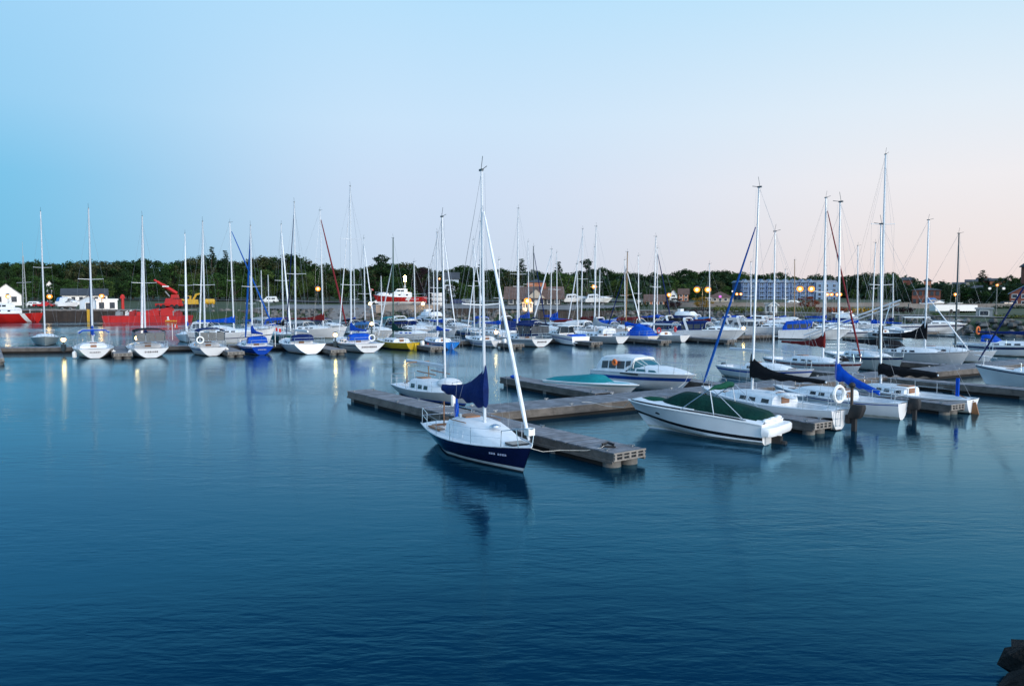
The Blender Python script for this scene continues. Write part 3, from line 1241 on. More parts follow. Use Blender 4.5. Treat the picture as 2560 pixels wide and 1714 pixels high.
# ------------------------------------------------------------------ trees
def leaves(m, c, r, n, s, rr, flat=.8):
    for _ in range(n):
        while True:
            d = Vector((rr.uniform(-1, 1), rr.uniform(-1, 1), rr.uniform(-1, 1)))
            if .15 < d.length < 1:
                break
        d = d.normalized() * (rr.random() ** .45)
        p = Vector(c) + Vector((d.x * r, d.y * r, d.z * r * flat))
        nn = (d.normalized() * 1.1 + Vector((rr.gauss(0, .45), rr.gauss(0, .45), rr.gauss(0, .45)))).normalized()
        u = nn.orthogonal().normalized()
        a_ = rr.uniform(0, 6.28)
        v = nn.cross(u)
        u, v = u * cos(a_) + v * sin(a_), v * cos(a_) - u * sin(a_)
        q = s * rr.uniform(.6, 1.3)
        m.add([p + u * q, p + v * q * .6, p - u * q, p - v * q * .6], [(0, 1, 2, 3)])


def crown(seed, kind='round', nc=64, per=46, ls=.022):
    rr = random.Random(seed)
    m = MB()
    if kind == 'conifer':
        for k in range(26):
            z = .12 + .88 * k / 25
            rad = .20 * (1 - k / 25.5) ** .9 * rr.uniform(.75, 1.2) + .008
            for j in range(max(3, int(26 * (1 - k / 26)))):
                a = rr.uniform(0, 2 * pi)
                q = rad * rr.uniform(.4, 1)
                leaves(m, (q * cos(a), q * sin(a), z - q * .25), .035, 6, ls * .9, rr, .5)
        return m
    if kind == 'pine':
        for k in range(22):
            z = .35 + .63 * rr.random()
            a = rr.uniform(0, 2 * pi)
            q = rr.uniform(.04, .30) * (1.15 - (z - .35) / .63 * .9)
            leaves(m, (q * cos(a), q * sin(a), z), .10 * rr.uniform(.7, 1.1), 70, ls, rr, .4)
        return m
    lob = [(rr.uniform(0, 2 * pi), rr.uniform(.45, .85), rr.uniform(.07, .17)) for _ in range(5)]
    for k in range(nc):
        th = rr.uniform(0, 2 * pi)
        h = rr.random()
        prof = sin(pi * min(1, .12 + .86 * h)) ** .6
        rad = .36 * prof * rr.uniform(.35, 1.0) ** .6
        for la, lh, lr in lob:
            if abs(((th - la + pi) % (2 * pi)) - pi) < .7 and abs(h - lh) < .2:
                rad += lr * .7
        z = .16 + .74 * h
        leaves(m, (rad * cos(th), rad * sin(th), z), rr.uniform(.07, .13), per, ls, rr)
    return m


def trunk(seed, kind='round'):
    rr = random.Random(seed + 99)
    m = MB()
    top = .95 if kind != 'round' else .7
    m.tube([(0, 0, -.03), (.004, .0, .12), (.012, -.01, .4), (0, .01, top)], [.024, .017, .012, .004], 7)
    if kind == 'round':
        for k in range(6):
            a = rr.uniform(0, 2 * pi)
            z = rr.uniform(.18, .45)
            e = rr.uniform(.16, .28)
            m.tube([(0, 0, z), (e * .5 * cos(a), e * .5 * sin(a), z + .12), (e * cos(a), e * sin(a), z + .25)], [.010, .006, .003], 5)
    return m


PROTO = {}


def proto(seed, kind, leaf, stump='bark'):
    key = (seed, kind, leaf)
    if key not in PROTO:
        c = crown(seed, kind).build('crown', leaf, smooth=False)
        t = trunk(seed, kind).build('trunk', stump)
        COL.objects.unlink(c)
        COL.objects.unlink(t)
        PROTO[key] = (c, t)
    return PROTO[key]


def tree(x, y, H, W, label, group, leaf='leaf_dark', kind='round', seed=0, name=None, sink=0.):
    r = thing(name or {'conifer': 'spruce_tree', 'pine': 'pine_tree'}.get(kind, 'broadleaf_tree'), label, 'tree', (x, y, gz(x, y) - .2 - sink), R(0, 6.28), group)
    s = W / (.40 if kind == 'conifer' else .8)
    for o in proto(seed, kind, leaf):
        c = o.copy()
        COL.objects.link(c)
        c.parent = r
        c.scale = (s, s, H)
    return r


TOP = [(-60, 650), (0, 650), (60, 648), (90, 645), (120, 644), (160, 655), (200, 648), (240, 646), (270, 640), (300, 650), (330, 642), (370, 645), (420, 655), (450, 652), (480, 642), (515, 634), (545, 638), (560, 648),
       (600, 648), (620, 640), (660, 632), (690, 628), (710, 638), (735, 630), (750, 634), (770, 648), (800, 655), (830, 660), (860, 665), (900, 665), (930, 660), (955, 645), (975, 650), (1000, 655), (1040, 654), (1060, 665),
       (1090, 668), (1130, 668), (1160, 657), (1180, 668), (1230, 670), (1260, 665), (1290, 668), (1330, 672), (1380, 672), (1440, 670), (1480, 668), (1500, 668), (1540, 674), (1580, 674), (1620, 680), (1660, 682), (1700, 674),
       (1740, 670), (1780, 672), (1815, 668), (1840, 670), (1880, 682), (1940, 677), (2000, 684), (2050, 682), (2100, 684), (2150, 682), (2200, 678), (2240, 676), (2280, 687), (2310, 702), (2350, 690), (2380, 702), (2420, 698),
       (2480, 694), (2520, 688), (2600, 680)]
ZONES = [(110, 'at the left edge of the treeline above the white house', 'trees above the white house'), (300, 'in the treeline behind the white boathouse', 'trees behind the white boathouse'), (470, 'in the treeline behind the red crane', 'trees behind the red crane'),
         (640, 'in the treeline behind the yellow digger and gravel lot', 'trees behind the gravel lot'), (790, 'in the tall treeline behind the parked van', 'trees behind the parked van'), (930, 'in the treeline left of the stored red lifeboat', 'trees left of the lifeboat'),
         (1080, 'in the treeline behind the stored red lifeboat', 'trees behind the lifeboat'), (1260, 'in the treeline left of the brown roofed pavilion', 'trees left of the pavilion'), (1420, 'rising behind the brown roofed pavilion', 'trees behind the pavilion'),
         (1600, 'behind the stored white motorboats on land', 'trees behind the boats on land'), (1840, 'on the slope left of the blue apartment block', 'trees left of the apartment block'), (2110, 'behind the blue apartment block', 'trees behind the apartment block'),
         (2290, 'between the apartment block and the brick warehouse', 'trees left of the brick warehouse'), (2700, 'on the town slope at the right', 'trees on the town slope')]


def zone(px):
    for z in ZONES:
        if px < z[0]:
            return z


rr = random.Random(21)
px = -50
KINDS = {'leaf_dark': 'dark green broadleaf tree', 'leaf_mid': 'mid green broadleaf tree', 'leaf_light': 'pale green broadleaf tree', 'leaf_olive': 'olive green broadleaf tree'}
while px < 2600:
    far = px > 1420
    Y = rr.uniform(285, 320) if not far else rr.uniform(400, 440)
    yt = interp(TOP, px) + rr.uniform(-5, 9)
    x = XA(px, Y)
    H = ZA(yt, Y) - gz(x, Y)
    H = max(5, H)
    lf = rr.choice(['leaf_dark', 'leaf_dark', 'leaf_mid', 'leaf_dark', 'leaf_olive'] if not far else ['leaf_dark', 'leaf_dark', 'leaf_mid'])
    z = zone(px)
    if not (2290 < px < 2420):
        tree(x, Y, H, min(H * rr.uniform(.6, 1.15), 18), 'tall ' + KINDS[lf] + ' ' + z[1], z[2], lf, seed=rr.randint(0, 3))
    px += rr.uniform(17, 27)
px = -40
while px < 2560:
    Y = rr.uniform(255, 275) if px < 1420 else rr.uniform(325, 350)
    yt = interp(TOP, px) + rr.uniform(22, 48)
    x = XA(px, Y)
    H = max(4.5, ZA(yt, Y) - gz(x, Y))
    lf = rr.choice(['leaf_mid', 'leaf_light', 'leaf_dark', 'leaf_mid', 'leaf_olive'])
    z = zone(px)
    if not (1825 < px < 2105 or 2275 < px < 2350 or 930 < px < 960):
        tree(x, Y, H, H * rr.uniform(.75, 1.1), 'low ' + KINDS[lf] + ' ' + z[1], z[2], lf, seed=rr.randint(4, 6))
    px += rr.uniform(24, 44)
for px, yt, Y, kind, lf, W, lab in ((533, 619, 300, 'conifer', 'leaf_conifer', 9, 'tall dark spruce rising above the treeline beside the yellow digger'), (567, 628, 300, 'conifer', 'leaf_conifer', 9, 'dark narrow spruce right of the tallest spruce on the left'),
                                    (955, 637, 290, 'pine', 'leaf_conifer', 15, 'broad dark pine standing above the treeline left of the lifeboat'), (1203, 646, 300, 'conifer', 'leaf_conifer', 6, 'thin dark spruce tip behind the navy sailboat mast'),
                                    (1304, 648, 300, 'conifer', 'leaf_conifer', 10, 'dark spruce standing left of the pavilion roof'), (1396, 655, 310, 'conifer', 'leaf_conifer', 9, 'dark spruce right of the pavilion chimney'), (1466, 647, 320, 'pine', 'leaf_conifer', 12, 'tall dark pine behind the twin pale masts in the middle'),
                                    (2453, 676, 430, 'conifer', 'leaf_conifer', 13, 'dark spruce standing on the town skyline at the right')):
    x = XA(px, Y)
    tree(x, Y, ZA(yt, Y) - gz(x, Y), W, lab, None, lf, kind, seed=1)
for px, yt, Y, lf, W, lab in ((1057, 663, 250, 'leaf_purple', 8, 'dark purple leaved tree behind the lifeboat'), (1022, 714, 235, 'leaf_mid', 7, 'round green bush tree beside the lifeboat mast'), (1420, 685, 245, 'leaf_light', 13, 'wide pale green tree right of the pavilion'),
                              (1755, 738, 190, 'leaf_yellow', 5.2, 'small yellow leaved tree under the left twin lamp'), (2020, 738, 185, 'leaf_red', 5.2, 'small red leaved tree under the right twin lamp'), (1686, 742, 200, 'leaf_purple', 5, 'small dark red tree beside the lamp left of the yellow tree'),
                              (1075, 720, 225, 'leaf_purple', 6, 'small dark leaved tree between the lifeboat and stacked boats'), (1093, 680, 262, 'leaf_olive', 12, 'grey olive tree behind the stacked white boats'), (250, 690, 235, 'leaf_light', 9, 'pale tree behind the white boathouse roof'), (60, 715, 225, 'leaf_mid', 5, 'small green tree right of the white gabled house'), (1124, 698, 240, 'leaf_dark', 11, 'dark tree standing before the grey blue house above the lifeboat'), (1146, 703, 241, 'leaf_mid', 8, 'mid green tree right of the grey blue house'), (124, 715, 238, 'leaf_mid', 7, 'green tree below the small white house in the trees'), (137, 706, 240, 'leaf_dark', 7, 'dark tree right of the small white house in the trees')):
    x = XA(px, Y)
    tree(x, Y, ZA(yt, Y) - gz(x, Y), W, lab, None, lf, seed=4)

px = 2255
while px < 2600:
    Y = rr.uniform(222, 250) if px > 2345 else rr.uniform(232, 260)
    x = XA(px, Y)
    yt = rr.uniform(702, 722)
    lf = rr.choice(['leaf_dark', 'leaf_dark', 'leaf_mid', 'leaf_conifer'])
    H = max(4, ZA(yt, Y) - gz(x, Y))
    tree(x, Y, H, H * rr.uniform(1.1, 1.5), {'leaf_conifer': 'blackish green bushy tree'}.get(lf, 'low ' + KINDS.get(lf, '')) + ' among the houses of the town slope at the right', 'trees among the slope houses', lf, seed=rr.randint(4, 6))
    px += rr.uniform(10, 20)
# the far wooded hill reads as one mass
mb = MB()
rr = random.Random(8)
for i in range(1300):
    px = rr.uniform(1250, 2750) if rr.random() < .75 else rr.uniform(-400, 1300)
    Y = rr.uniform(350, 620)
    if 1790 < px < 2150 and Y < 400:
        continue
    x = XA(px, Y)
    yt = interp(TOP, px) + rr.uniform(3, 16) + (620 - Y) / 270 * 14
    zt = ZA(yt, Y)
    g0 = gz(x, Y)
    if zt < g0 + 2:
        zt = g0 + 3
    rad = rr.uniform(4, 7)
    zc = zt - rad * .8
    while zc > g0 - 1 and zc > zt - 18:
        leaves(mb, (x, Y, zc), rad, 26, 1.5, rr)
        zc -= rad * .9
tag(mb.build('far_wood', 'leaf_far', smooth=False), 'distant wooded hillside closing off the harbour', None, None, 'stuff')


def hedge(px0, px1, py0, py1, Y, leaf, label, group=None, n=900, dep=1.6, name='hedge', cat='hedge', s=.16):
    x0, x1 = XA(px0, Y), XA(px1, Y)
    zt, zb = ZA(py0, Y), min(ZA(py1, Y), gz((x0 + x1) / 2, Y))
    m = MB()
    rr = random.Random(int(px0))
    for i in range(int((x1 - x0) / 1.1) + 1):
        cx = x0 + (x1 - x0) * (i + .5) / (int((x1 - x0) / 1.1) + 1)
        leaves(m, (cx, Y + rr.uniform(-.2, .2), (zt + zb) / 2), 1.0, int(n / 8), s, rr, max(.5, (zt - zb) / 2))
    o = m.build(name, leaf, smooth=False)
    return tag(o, label, cat, group)


hedge(1787, 1845, 762, 782, 165, 'hedge_leaf', 'clipped yellow green hedge left of the small white hut')
hedge(1850, 1908, 765, 783, 163, 'hedge_leaf', 'short yellow green hedge touching the small white hut')
hedge(1946, 2035, 764, 780, 160, 'hedge_leaf', 'long yellow green hedge right of the small white hut')
hedge(2040, 2120, 766, 780, 158, 'leaf_red', 'reddish hedge under the small row of lamps')
hedge(2125, 2190, 768, 780, 150, 'leaf_yellow', 'yellow flowering bushes beside the shore path')
hedge(2490, 2520, 785, 800, 128, 'hedge_leaf', 'low yellow green bush right of the grey shed')
hedge(2526, 2575, 786, 800, 124, 'hedge_leaf', 'low bush at the right edge of the shore bank')
hedge(2330, 2352, 782, 795, 135, 'leaf_mid', 'green bush in front of the parked trailers')
hedge(2362, 2376, 785, 797, 135, 'leaf_mid', 'small green bush right of the trailer hitch')
hedge(1660, 1700, 752, 775, 180, 'leaf_purple', 'dark hedge behind the red cruiser')
hedge(1585, 1622, 752, 768, 190, 'leaf_dark', 'dark round hedge left of the orange brick shed')
hedge(2195, 2280, 766, 782, 152, 'leaf_purple', 'long dark reddish hedge left of the trailers on the right shore')
hedge(1440, 1590, 768, 780, 176, 'leaf_dark', 'dark bushes along the bank below the stored motorboats')
hedge(2385, 2440, 770, 786, 150, 'leaf_dark', 'dark bushes left of the grey utility shed')
hedge(2345, 2470, 752, 768, 200, 'leaf_conifer', 'dark hedge along the road below the town slope')
hedge(2480, 2580, 762, 776, 176, 'leaf_conifer', 'dark hedge before the white and brick house')
hedge(1705, 1790, 768, 786, 172, 'leaf_purple', 'dark purple hedge below the left twin lamp')
hedge(830, 870, 770, 782, 200, 'leaf_yellow', 'dry yellow grass tuft on the bank beside the ramp', name='grass_tuft', cat='bush')


# ------------------------------------------------------------------ buildings
def house(label, cat, px0, px1, pe, pr, Y, dep, wall, roof, ridge='x', nw=3, rows=1, chim=False, win='window_dark', door=None, name='house', over=.4, dz=0, wf='white_paint'):
    x0, x1 = XA(px0, Y), XA(px1, Y)
    xc, wd = (x0 + x1) / 2, x1 - x0
    g0 = min(gz(xc, Y), ZA(pe, Y) - 1.5) - dz
    ze, zr = ZA(pe, Y) - g0, ZA(pr, Y) - g0
    r = thing(name, label, cat, (xc, Y, g0), -atan2(xc, Y))
    m = MB()
    m.box((0, dep / 2, ze / 2 - .3), (wd, dep, ze + .6))
    if ridge == 'y':
        m.add([(-wd / 2, 0, ze), (wd / 2, 0, ze), (0, 0, zr - .1), (-wd / 2, dep, ze), (wd / 2, dep, ze), (0, dep, zr - .1)], [(0, 1, 2), (5, 4, 3), (0, 2, 5, 3), (1, 4, 5, 2)])
    elif ridge == 'x':
        m.add([(-wd / 2, 0, ze), (-wd / 2, dep, ze), (-wd / 2, dep / 2, zr - .1), (wd / 2, 0, ze), (wd / 2, dep, ze), (wd / 2, dep / 2, zr - .1)], [(0, 2, 1), (3, 4, 5), (0, 3, 5, 2), (1, 2, 5, 4)])
    m.build('wall', wall, r, smooth=False)
    m = MB()
    t = .16
    if ridge == 'y':
        for sg in (1, -1):
            a = [(0, zr), (sg * (wd / 2 + over), ze - over * (zr - ze) / (wd / 2))]
            m.prism([(a[0][0], a[0][1]), (a[1][0], a[1][1]), (a[1][0], a[1][1] + t), (a[0][0], a[0][1] + t)], -over, dep + over)
    elif ridge == 'x':
        k = (zr - ze) / (dep / 2)
        for sg in (1, -1):
            y1 = dep / 2 - sg * (dep / 2 + over)
            z1 = ze - over * k
            m.add([(-wd / 2 - over, dep / 2, zr), (wd / 2 + over, dep / 2, zr), (wd / 2 + over, y1, z1), (-wd / 2 - over, y1, z1),
                   (-wd / 2 - over, dep / 2, zr + t), (wd / 2 + over, dep / 2, zr + t), (wd / 2 + over, y1, z1 + t), (-wd / 2 - over, y1, z1 + t)],
                  [(0, 1, 2, 3), (7, 6, 5, 4), (0, 4, 5, 1), (1, 5, 6, 2), (2, 6, 7, 3), (3, 7, 4, 0)])
    elif ridge == 'hip':
        o = over
        q = min(wd, dep) / 2
        A = [(-wd / 2 - o, -o, ze), (wd / 2 + o, -o, ze), (wd / 2 + o, dep + o, ze), (-wd / 2 - o, dep + o, ze), (-wd / 2 + q, dep / 2, zr), (wd / 2 - q, dep / 2, zr)]
        m.add(A, [(0, 1, 5, 4), (1, 2, 5), (2, 3, 4, 5), (3, 0, 4), (3, 2, 1, 0)])
    else:
        m.box((0, dep / 2, (ze + zr) / 2), (wd + over, dep + over, max(.25, zr - ze)))
    ro = m.build('roof', roof, r, smooth=False)
    if chim:
        m = MB()
        m.box((wd * .2, dep * .4, zr + .3), (.8, .8, 1.6))
        m.build('chimney', 'red_brick', ro)
    st = ze / rows
    for j in range(rows):
        for i in range(nw):
            wx = -wd / 2 + wd * (i + .5) / nw
            wz = st * (j + .58)
            ww, wh = min(1.3, wd / nw * .5), min(1.5, st * .5)
            f = MB()
            f.box((wx, -.03, wz), (ww + .22, .08, wh + .22))
            fo = f.build('window', wf, r, smooth=False)
            f = MB()
            f.box((wx, -.06, wz), (ww, .06, wh))
            f.build('pane', win, fo, smooth=False)
    if door is not None:
        f = MB()
        f.box((door * wd / 2, -.05, 1.05), (1.1, .1, 2.1))
        f.build('door', 'white_paint', r, smooth=False)
    return r


house('white gabled house with dark roof at the far left shore', 'house', -14, 50, 736, 709, 215, 10, 'white_paint', 'slate_roof', 'y', 2, 1)
house('low white building with a dark roof behind the boathouse', 'building', 164, 264, 738, 722, 222, 12, 'white_paint', 'slate_roof', 'x', 6, 1, name='harbour_building')
house('pale blue gabled boathouse on the quay', 'boathouse', 203, 244, 751, 740, 178, 8, 'light_blue_siding', 'slate_roof', 'y', 1, 1, name='boathouse')
house('white flat roofed shed joined to the right of the pale blue boathouse', 'shed', 245, 292, 750, 747, 179, 7, 'white_paint', 'white_paint', 'flat', 2, 1, name='shed')
house('small white house peeking from the trees above the left lamp', 'house', 120, 133, 711, 702, 246, 5, 'white_paint', 'slate_roof', 'y', 1, 1)
house('grey blue house standing in the trees above the lifeboat', 'house', 1112, 1147, 697, 681, 250, 9, 'light_blue_siding', 'slate_roof', 'x', 3, 1)
# pavilion with a brown shingle roof
pv = house('waterfront pavilion with wide brown shingle roof', 'pavilion', 1268, 1402, 744, 717, 205, 14, 'dark_siding', 'brown_shingle', 'x', 7, 1, chim=True, name='pavilion', over=1.0, door=.1)
m = MB()
xg = 0.5
z0 = ZA(744, 205) - pv.location.z
m.add([(xg - 2.4, -1.2, z0 - .1), (xg + 2.4, -1.2, z0 - .1), (xg, -1.2, z0 + 2.1), (xg - 2.4, 3, z0 - .1), (xg + 2.4, 3, z0 - .1), (xg, 3, z0 + 2.1)], [(0, 1, 2), (0, 2, 5, 3), (1, 4, 5, 2), (0, 3, 4, 1)])
m.build('gable_porch', 'beige_stucco', pv, smooth=False)
house('brick house with lit orange windows behind the pavilion roof', 'house', 1318, 1362, 706, 697, 232, 9, 'orange_brick', 'slate_roof', 'hip', 3, 1, win='lit_window')
house('orange brick shed right of the round dark hedge', 'shed', 1612, 1660, 752, 737, 215, 9, 'orange_brick', 'brown_shingle', 'x', 3, 1, name='brick_shed')
house('tiny white hut left of the orange brick shed', 'hut', 1592, 1606, 753, 745, 214, 4, 'white_paint', 'brown_shingle', 'y', 1, 1, name='hut')
house('orange brick house with a white porch below the wooded hill', 'house', 1674, 1692, 736, 723, 300, 9, 'white_paint', 'brown_shingle', 'y', 1, 2)
house('orange brick house above the left twin lamp', 'house', 1696, 1720, 735, 722, 300, 9, 'orange_brick', 'brown_shingle', 'x', 2, 2)
house('long low house with brown hip roof left of the apartment block', 'house', 1768, 1832, 744, 728, 285, 12, 'beige_stucco', 'brown_shingle', 'hip', 5, 1)
house('small white hut with a pointed roof on the shore', 'hut', 1926, 1942, 761, 755, 152, 2.4, 'white_paint', 'white_paint', 'y', 1, 1, name='hut')
house('grey flat lean-to beside the small white hut', 'hut', 1912, 1925, 760, 758, 152.6, 2, 'grey_metal', 'grey_metal', 'flat', 1, 1, name='lean_to')
house('dark red brick warehouse with slate roof on the right shore', 'warehouse', 2282, 2345, 725, 717, 205, 16, 'red_brick', 'slate_roof', 'hip', 5, 2, name='warehouse', wf='brown_shingle')
house('small orange brick house peeking above the warehouse', 'house', 2308, 2324, 702, 694, 330, 8, 'orange_brick', 'slate_roof', 'hip', 2, 1)
house('white and brick house at the right edge', 'house', 2528, 2590, 733, 714, 190, 9, 'red_brick', 'condo_grey', 'y', 3, 2)
house('grey utility shed with a pale end on the right bank', 'shed', 2442, 2478, 773, 769, 132, 3, 'grey_metal', 'grey_metal', 'flat', 1, 1, name='utility_shed')
for i, (a, b_, pe, pr, Yh, wl, lab) in enumerate(((2412, 2438, 704, 699, 420, 'beige_stucco', 'beige flat fronted house on the town slope'), (2440, 2470, 702, 695, 430, 'red_brick', 'long brick row house on the town skyline'), (2474, 2508, 702, 696, 425, 'orange_brick', 'orange brick house right of the row house on the skyline'),
                                                ((2380, 2408, 712, 706, 390, 'white_paint', 'white bungalow low on the town slope')), (2420, 2450, 722, 714, 330, 'light_blue_siding', 'pale blue house among the slope trees'), (2256, 2280, 700, 694, 400, 'red_brick', 'brick house half hidden in trees left of the warehouse'))):
    house(lab, 'house', a, b_, pe, pr, Yh, 9, wl, 'slate_roof', 'x', 3, 1, chim=(i == 1))
# dark octagonal tower at the right edge
Yt = 240
xt = XA(2566, Yt)
tw = thing('tower', 'dark purple roofed tower cut by the right edge', 'tower', (xt, Yt, gz(xt, Yt)))
zt = ZA(668, Yt) - tw.location.z
m = MB()
m.loft([[(1.9 * cos(a * pi / 4), 1.9 * sin(a * pi / 4), z) for a in range(8)] for z in (-.5, zt)])
m.build('wall', 'red_brick', tw, smooth=False)
m = MB()
m.loft([[(q * cos(a * pi / 4), q * sin(a * pi / 4), z) for a in range(8)] for z, q in ((zt, 2.5), (zt + .3, 2.4), (zt + 1.2, 1.3), (zt + 1.3, .9), (zt + 2.6, .9), (zt + 2.7, 1.3), (zt + 3.4, .1))])
m.build('roof', 'slate_roof', tw, smooth=False)

# apartment block
Yc = 360
x0, x1, x2 = XA(1851, Yc), XA(2034, Yc), XA(2088, Yc)
zb = 2.5
zt = ZA(706, Yc) - zb
ap = thing('apartment_block', 'long blue grey apartment block with stacked white balconies', 'apartment block', (x0, Yc, zb))
Wd, W2 = x1 - x0, x2 - x1
m = MB()
m.box((Wd / 2, 7, zt / 2), (Wd, 14, zt))
m.build('wall', 'condo_blue', ap, smooth=False)
m = MB()
m.box((Wd + W2 / 2 - .01, 5.5, zt / 2), (W2, 15, zt))
m.build('side_wing', 'condo_grey', ap, smooth=False)
m = MB()
m.prism([(-.6, zt), (x2 - x0 + .6, zt), (x2 - x0 - .4, zt + 1.0), (.6, zt + 1.0)], -.6, 14.5)
rf = m.build('roof', 'condo_roof', ap, smooth=False)
nb = 9
fl = (zt - 1.2) / 4
for i in range(nb):
    bx = Wd * (i + .5) / nb
    g_ = MB()
    w_ = Wd / nb * .34
    g_.add([(bx - w_, -1.0, zt), (bx + w_, -1.0, zt), (bx, -1.0, zt + 1.5), (bx - w_, 4, zt), (bx + w_, 4, zt), (bx, 4, zt + 1.5)], [(0, 1, 2), (0, 2, 5, 3), (1, 4, 5, 2), (0, 3, 4, 1)])
    g_.build('dormer', 'condo_grey', rf, smooth=False)
    for j in range(4):
        z = .9 + fl * j
        f = MB()
        f.box((bx, -.7, z), (w_ * 2, 1.5, .18))
        f.box((bx, -1.42, z + 1.0), (w_ * 2, .08, .1))
        for k in range(9):
            f.box((bx - w_ + w_ * 2 * k / 8, -1.42, z + .5), (.07, .06, 1.0))
        for sg in (-1, 1):
            f.box((bx + sg * w_, -1.35, z + fl / 2), (.16, .16, fl))
        f.build('balcony', 'condo_trim', ap, smooth=False)
        f = MB()
        f.box((bx, -.03, z + 1.15), (w_ * 1.5, .08, 2.0))
        fo = f.build('window', 'condo_trim', ap, smooth=False)
        f = MB()
        f.box((bx - w_ * .38, -.06, z + 1.12), (w_ * .62, .07, 1.8))
        f.box((bx + w_ * .38, -.06, z + 1.12), (w_ * .62, .07, 1.8))
        f.build('pane', 'window_dark', fo, smooth=False)
for i in range(3):
    for j in range(4):
        f = MB()
        f.box((Wd + W2 * (i + .5) / 3, -2.03, 1.6 + fl * j), (1.5, .1, 1.6))
        fo = f.build('window', 'condo_trim', ap, smooth=False)
        f = MB()
        f.box((Wd + W2 * (i + .5) / 3, -2.07, 1.6 + fl * j), (1.2, .1, 1.3))
        f.build('pane', 'window_dark', fo, smooth=False)

# quay on the left
q = thing('quay_wall', 'dark steel sheet piled quay at the far left', 'quay', (-185, 172, 0))
m = MB()
xq1 = XA(452, 172) + 185
for i in range(int(xq1 / 1.0)):
    m.box((i * 1.0 + .5, .3 + .12 * (i % 2), .7), (1.02, .6, 3.4))
m.build('sheet_piling', 'steel_piling', q, smooth=False)
m = MB()
m.box((xq1 / 2, 4.5, 2.45), (xq1, 9, .22))
m.build('quay_cap', 'concrete', q, smooth=False)
m = MB()
m.box((xq1 / 2 - 4, 6, 2.60), (xq1 - 30, 3, .05))
m.build('quay_paving', 'gravel', q, smooth=False)
b0 = thing('mooring_ladder', 'yellow ladder on the quay face beside the red barge', 'ladder', (XA(224, 171.6), 171.6, 0))
m = MB()
for sx_ in (-.45, .45):
    m.box((sx_, 0, 1.3), (.16, .1, 2.9))
for k in range(7):
    m.box((0, 0, .2 + k * .4), (.8, .06, .1))
m.box((0, .1, 1.3), (.7, .05, 2.6))
m.build('ladder_frame', 'yellow_paint', b0)

# low shore wall and sign things
for px0, px1, y0, y1, Yw, mt_, lab, nm in ((1700, 2275, 757, 762, 195, 'concrete', 'long low concrete wall along the road on the right shore', 'road_wall'), (940, 1100, 763, 772, 188, 'concrete', 'pale concrete wall in front of the lifeboat', 'retaining_wall'),
                                           (1130, 1262, 772, 782, 178, 'steel_piling', 'dark timber bank wall left of the pavilion', 'bank_wall'), (1345, 1640, 778, 790, 168, 'steel_piling', 'dark timber bank wall in front of the pavilion', 'bank_wall'),
                                           (2270, 2560, 760, 765, 180, 'concrete', 'pale road wall below the warehouse', 'road_wall')):
    a, b_ = XA(px0, Yw), XA(px1, Yw)
    zt, zb_ = ZA(y0, Yw), min(ZA(y1, Yw), gz((a + b_) / 2, Yw)) - .4
    m = MB()
    n_ = max(2, int((b_ - a) / 4))
    for i in range(n_):
        m.box((a + (b_ - a) * (i + .5) / n_, Yw + .03 * (i % 2), (zt + zb_) / 2), ((b_ - a) / n_ - .03, .45, zt - zb_))
    m.box(((a + b_) / 2, Yw, zt + .06), (b_ - a, .6, .12))
    tag(m.build(nm, mt_, smooth=False), lab, 'wall')


# ------------------------------------------------------------------ lamps
def lamp(label, px, py, Y, glow='sodium_glow', r=.34, twin=None, group='street lamps along the shore', power=0, name='street_lamp', base=None):
    x = XA(px, Y)
    z = ZA(py, Y)
    g0 = gz(x, Y) if base is None else base
    o = thing(name, label, 'lamp', (x, Y, g0), 0, group)
    h = z - g0
    m = MB()
    m.tube([(0, 0, -.2), (0, 0, h * .5), (0, 0, h + (.1 if not twin else .3))], [.10, .085, .06], 7)
    m.box((0, 0, .25), (.35, .35, .6))
    if twin:
        m.tube([(-twin, 0, h + .25), (0, 0, h + .55), (twin, 0, h + .25)], .05, 5)
    m.build('pole', 'dark_aluminium', o)
    for xx in ((-twin, twin) if twin else (0,)):
        m = MB()
        m.ball((xx, 0, h), (r, r, r * .9), 0, 12, 8)
        ho = m.build('lamp_head', 'globe_' + glow, o)  # globe oversized, its glow stands in for the lamp's halo
        m = MB()
        m.ball((xx, 0, h), r * (.62 if 'white' in glow else .38), 0, 8, 6)
        m.build('bulb', glow, ho)
        m = MB()
        m.loft([[(xx + r * q * cos(a * pi / 4), r * q * sin(a * pi / 4), h + zz) for a in range(8)] for zz, q in ((r * .75, .9), (r * 1.0, .75), (r * 1.25, .15))])
        m.build('lamp_cap', 'dark_aluminium', ho)
    if power:
        l = bpy.data.lights.new('lamp_light', 'POINT')
        l.energy = power
        l.color = (1, .55, .2)
        l.shadow_soft_size = .4
        lo = bpy.data.objects.new('lamp_light', l)
        COL.objects.link(lo)
        lo.location = (x, Y - .8, z - .9)
    return o


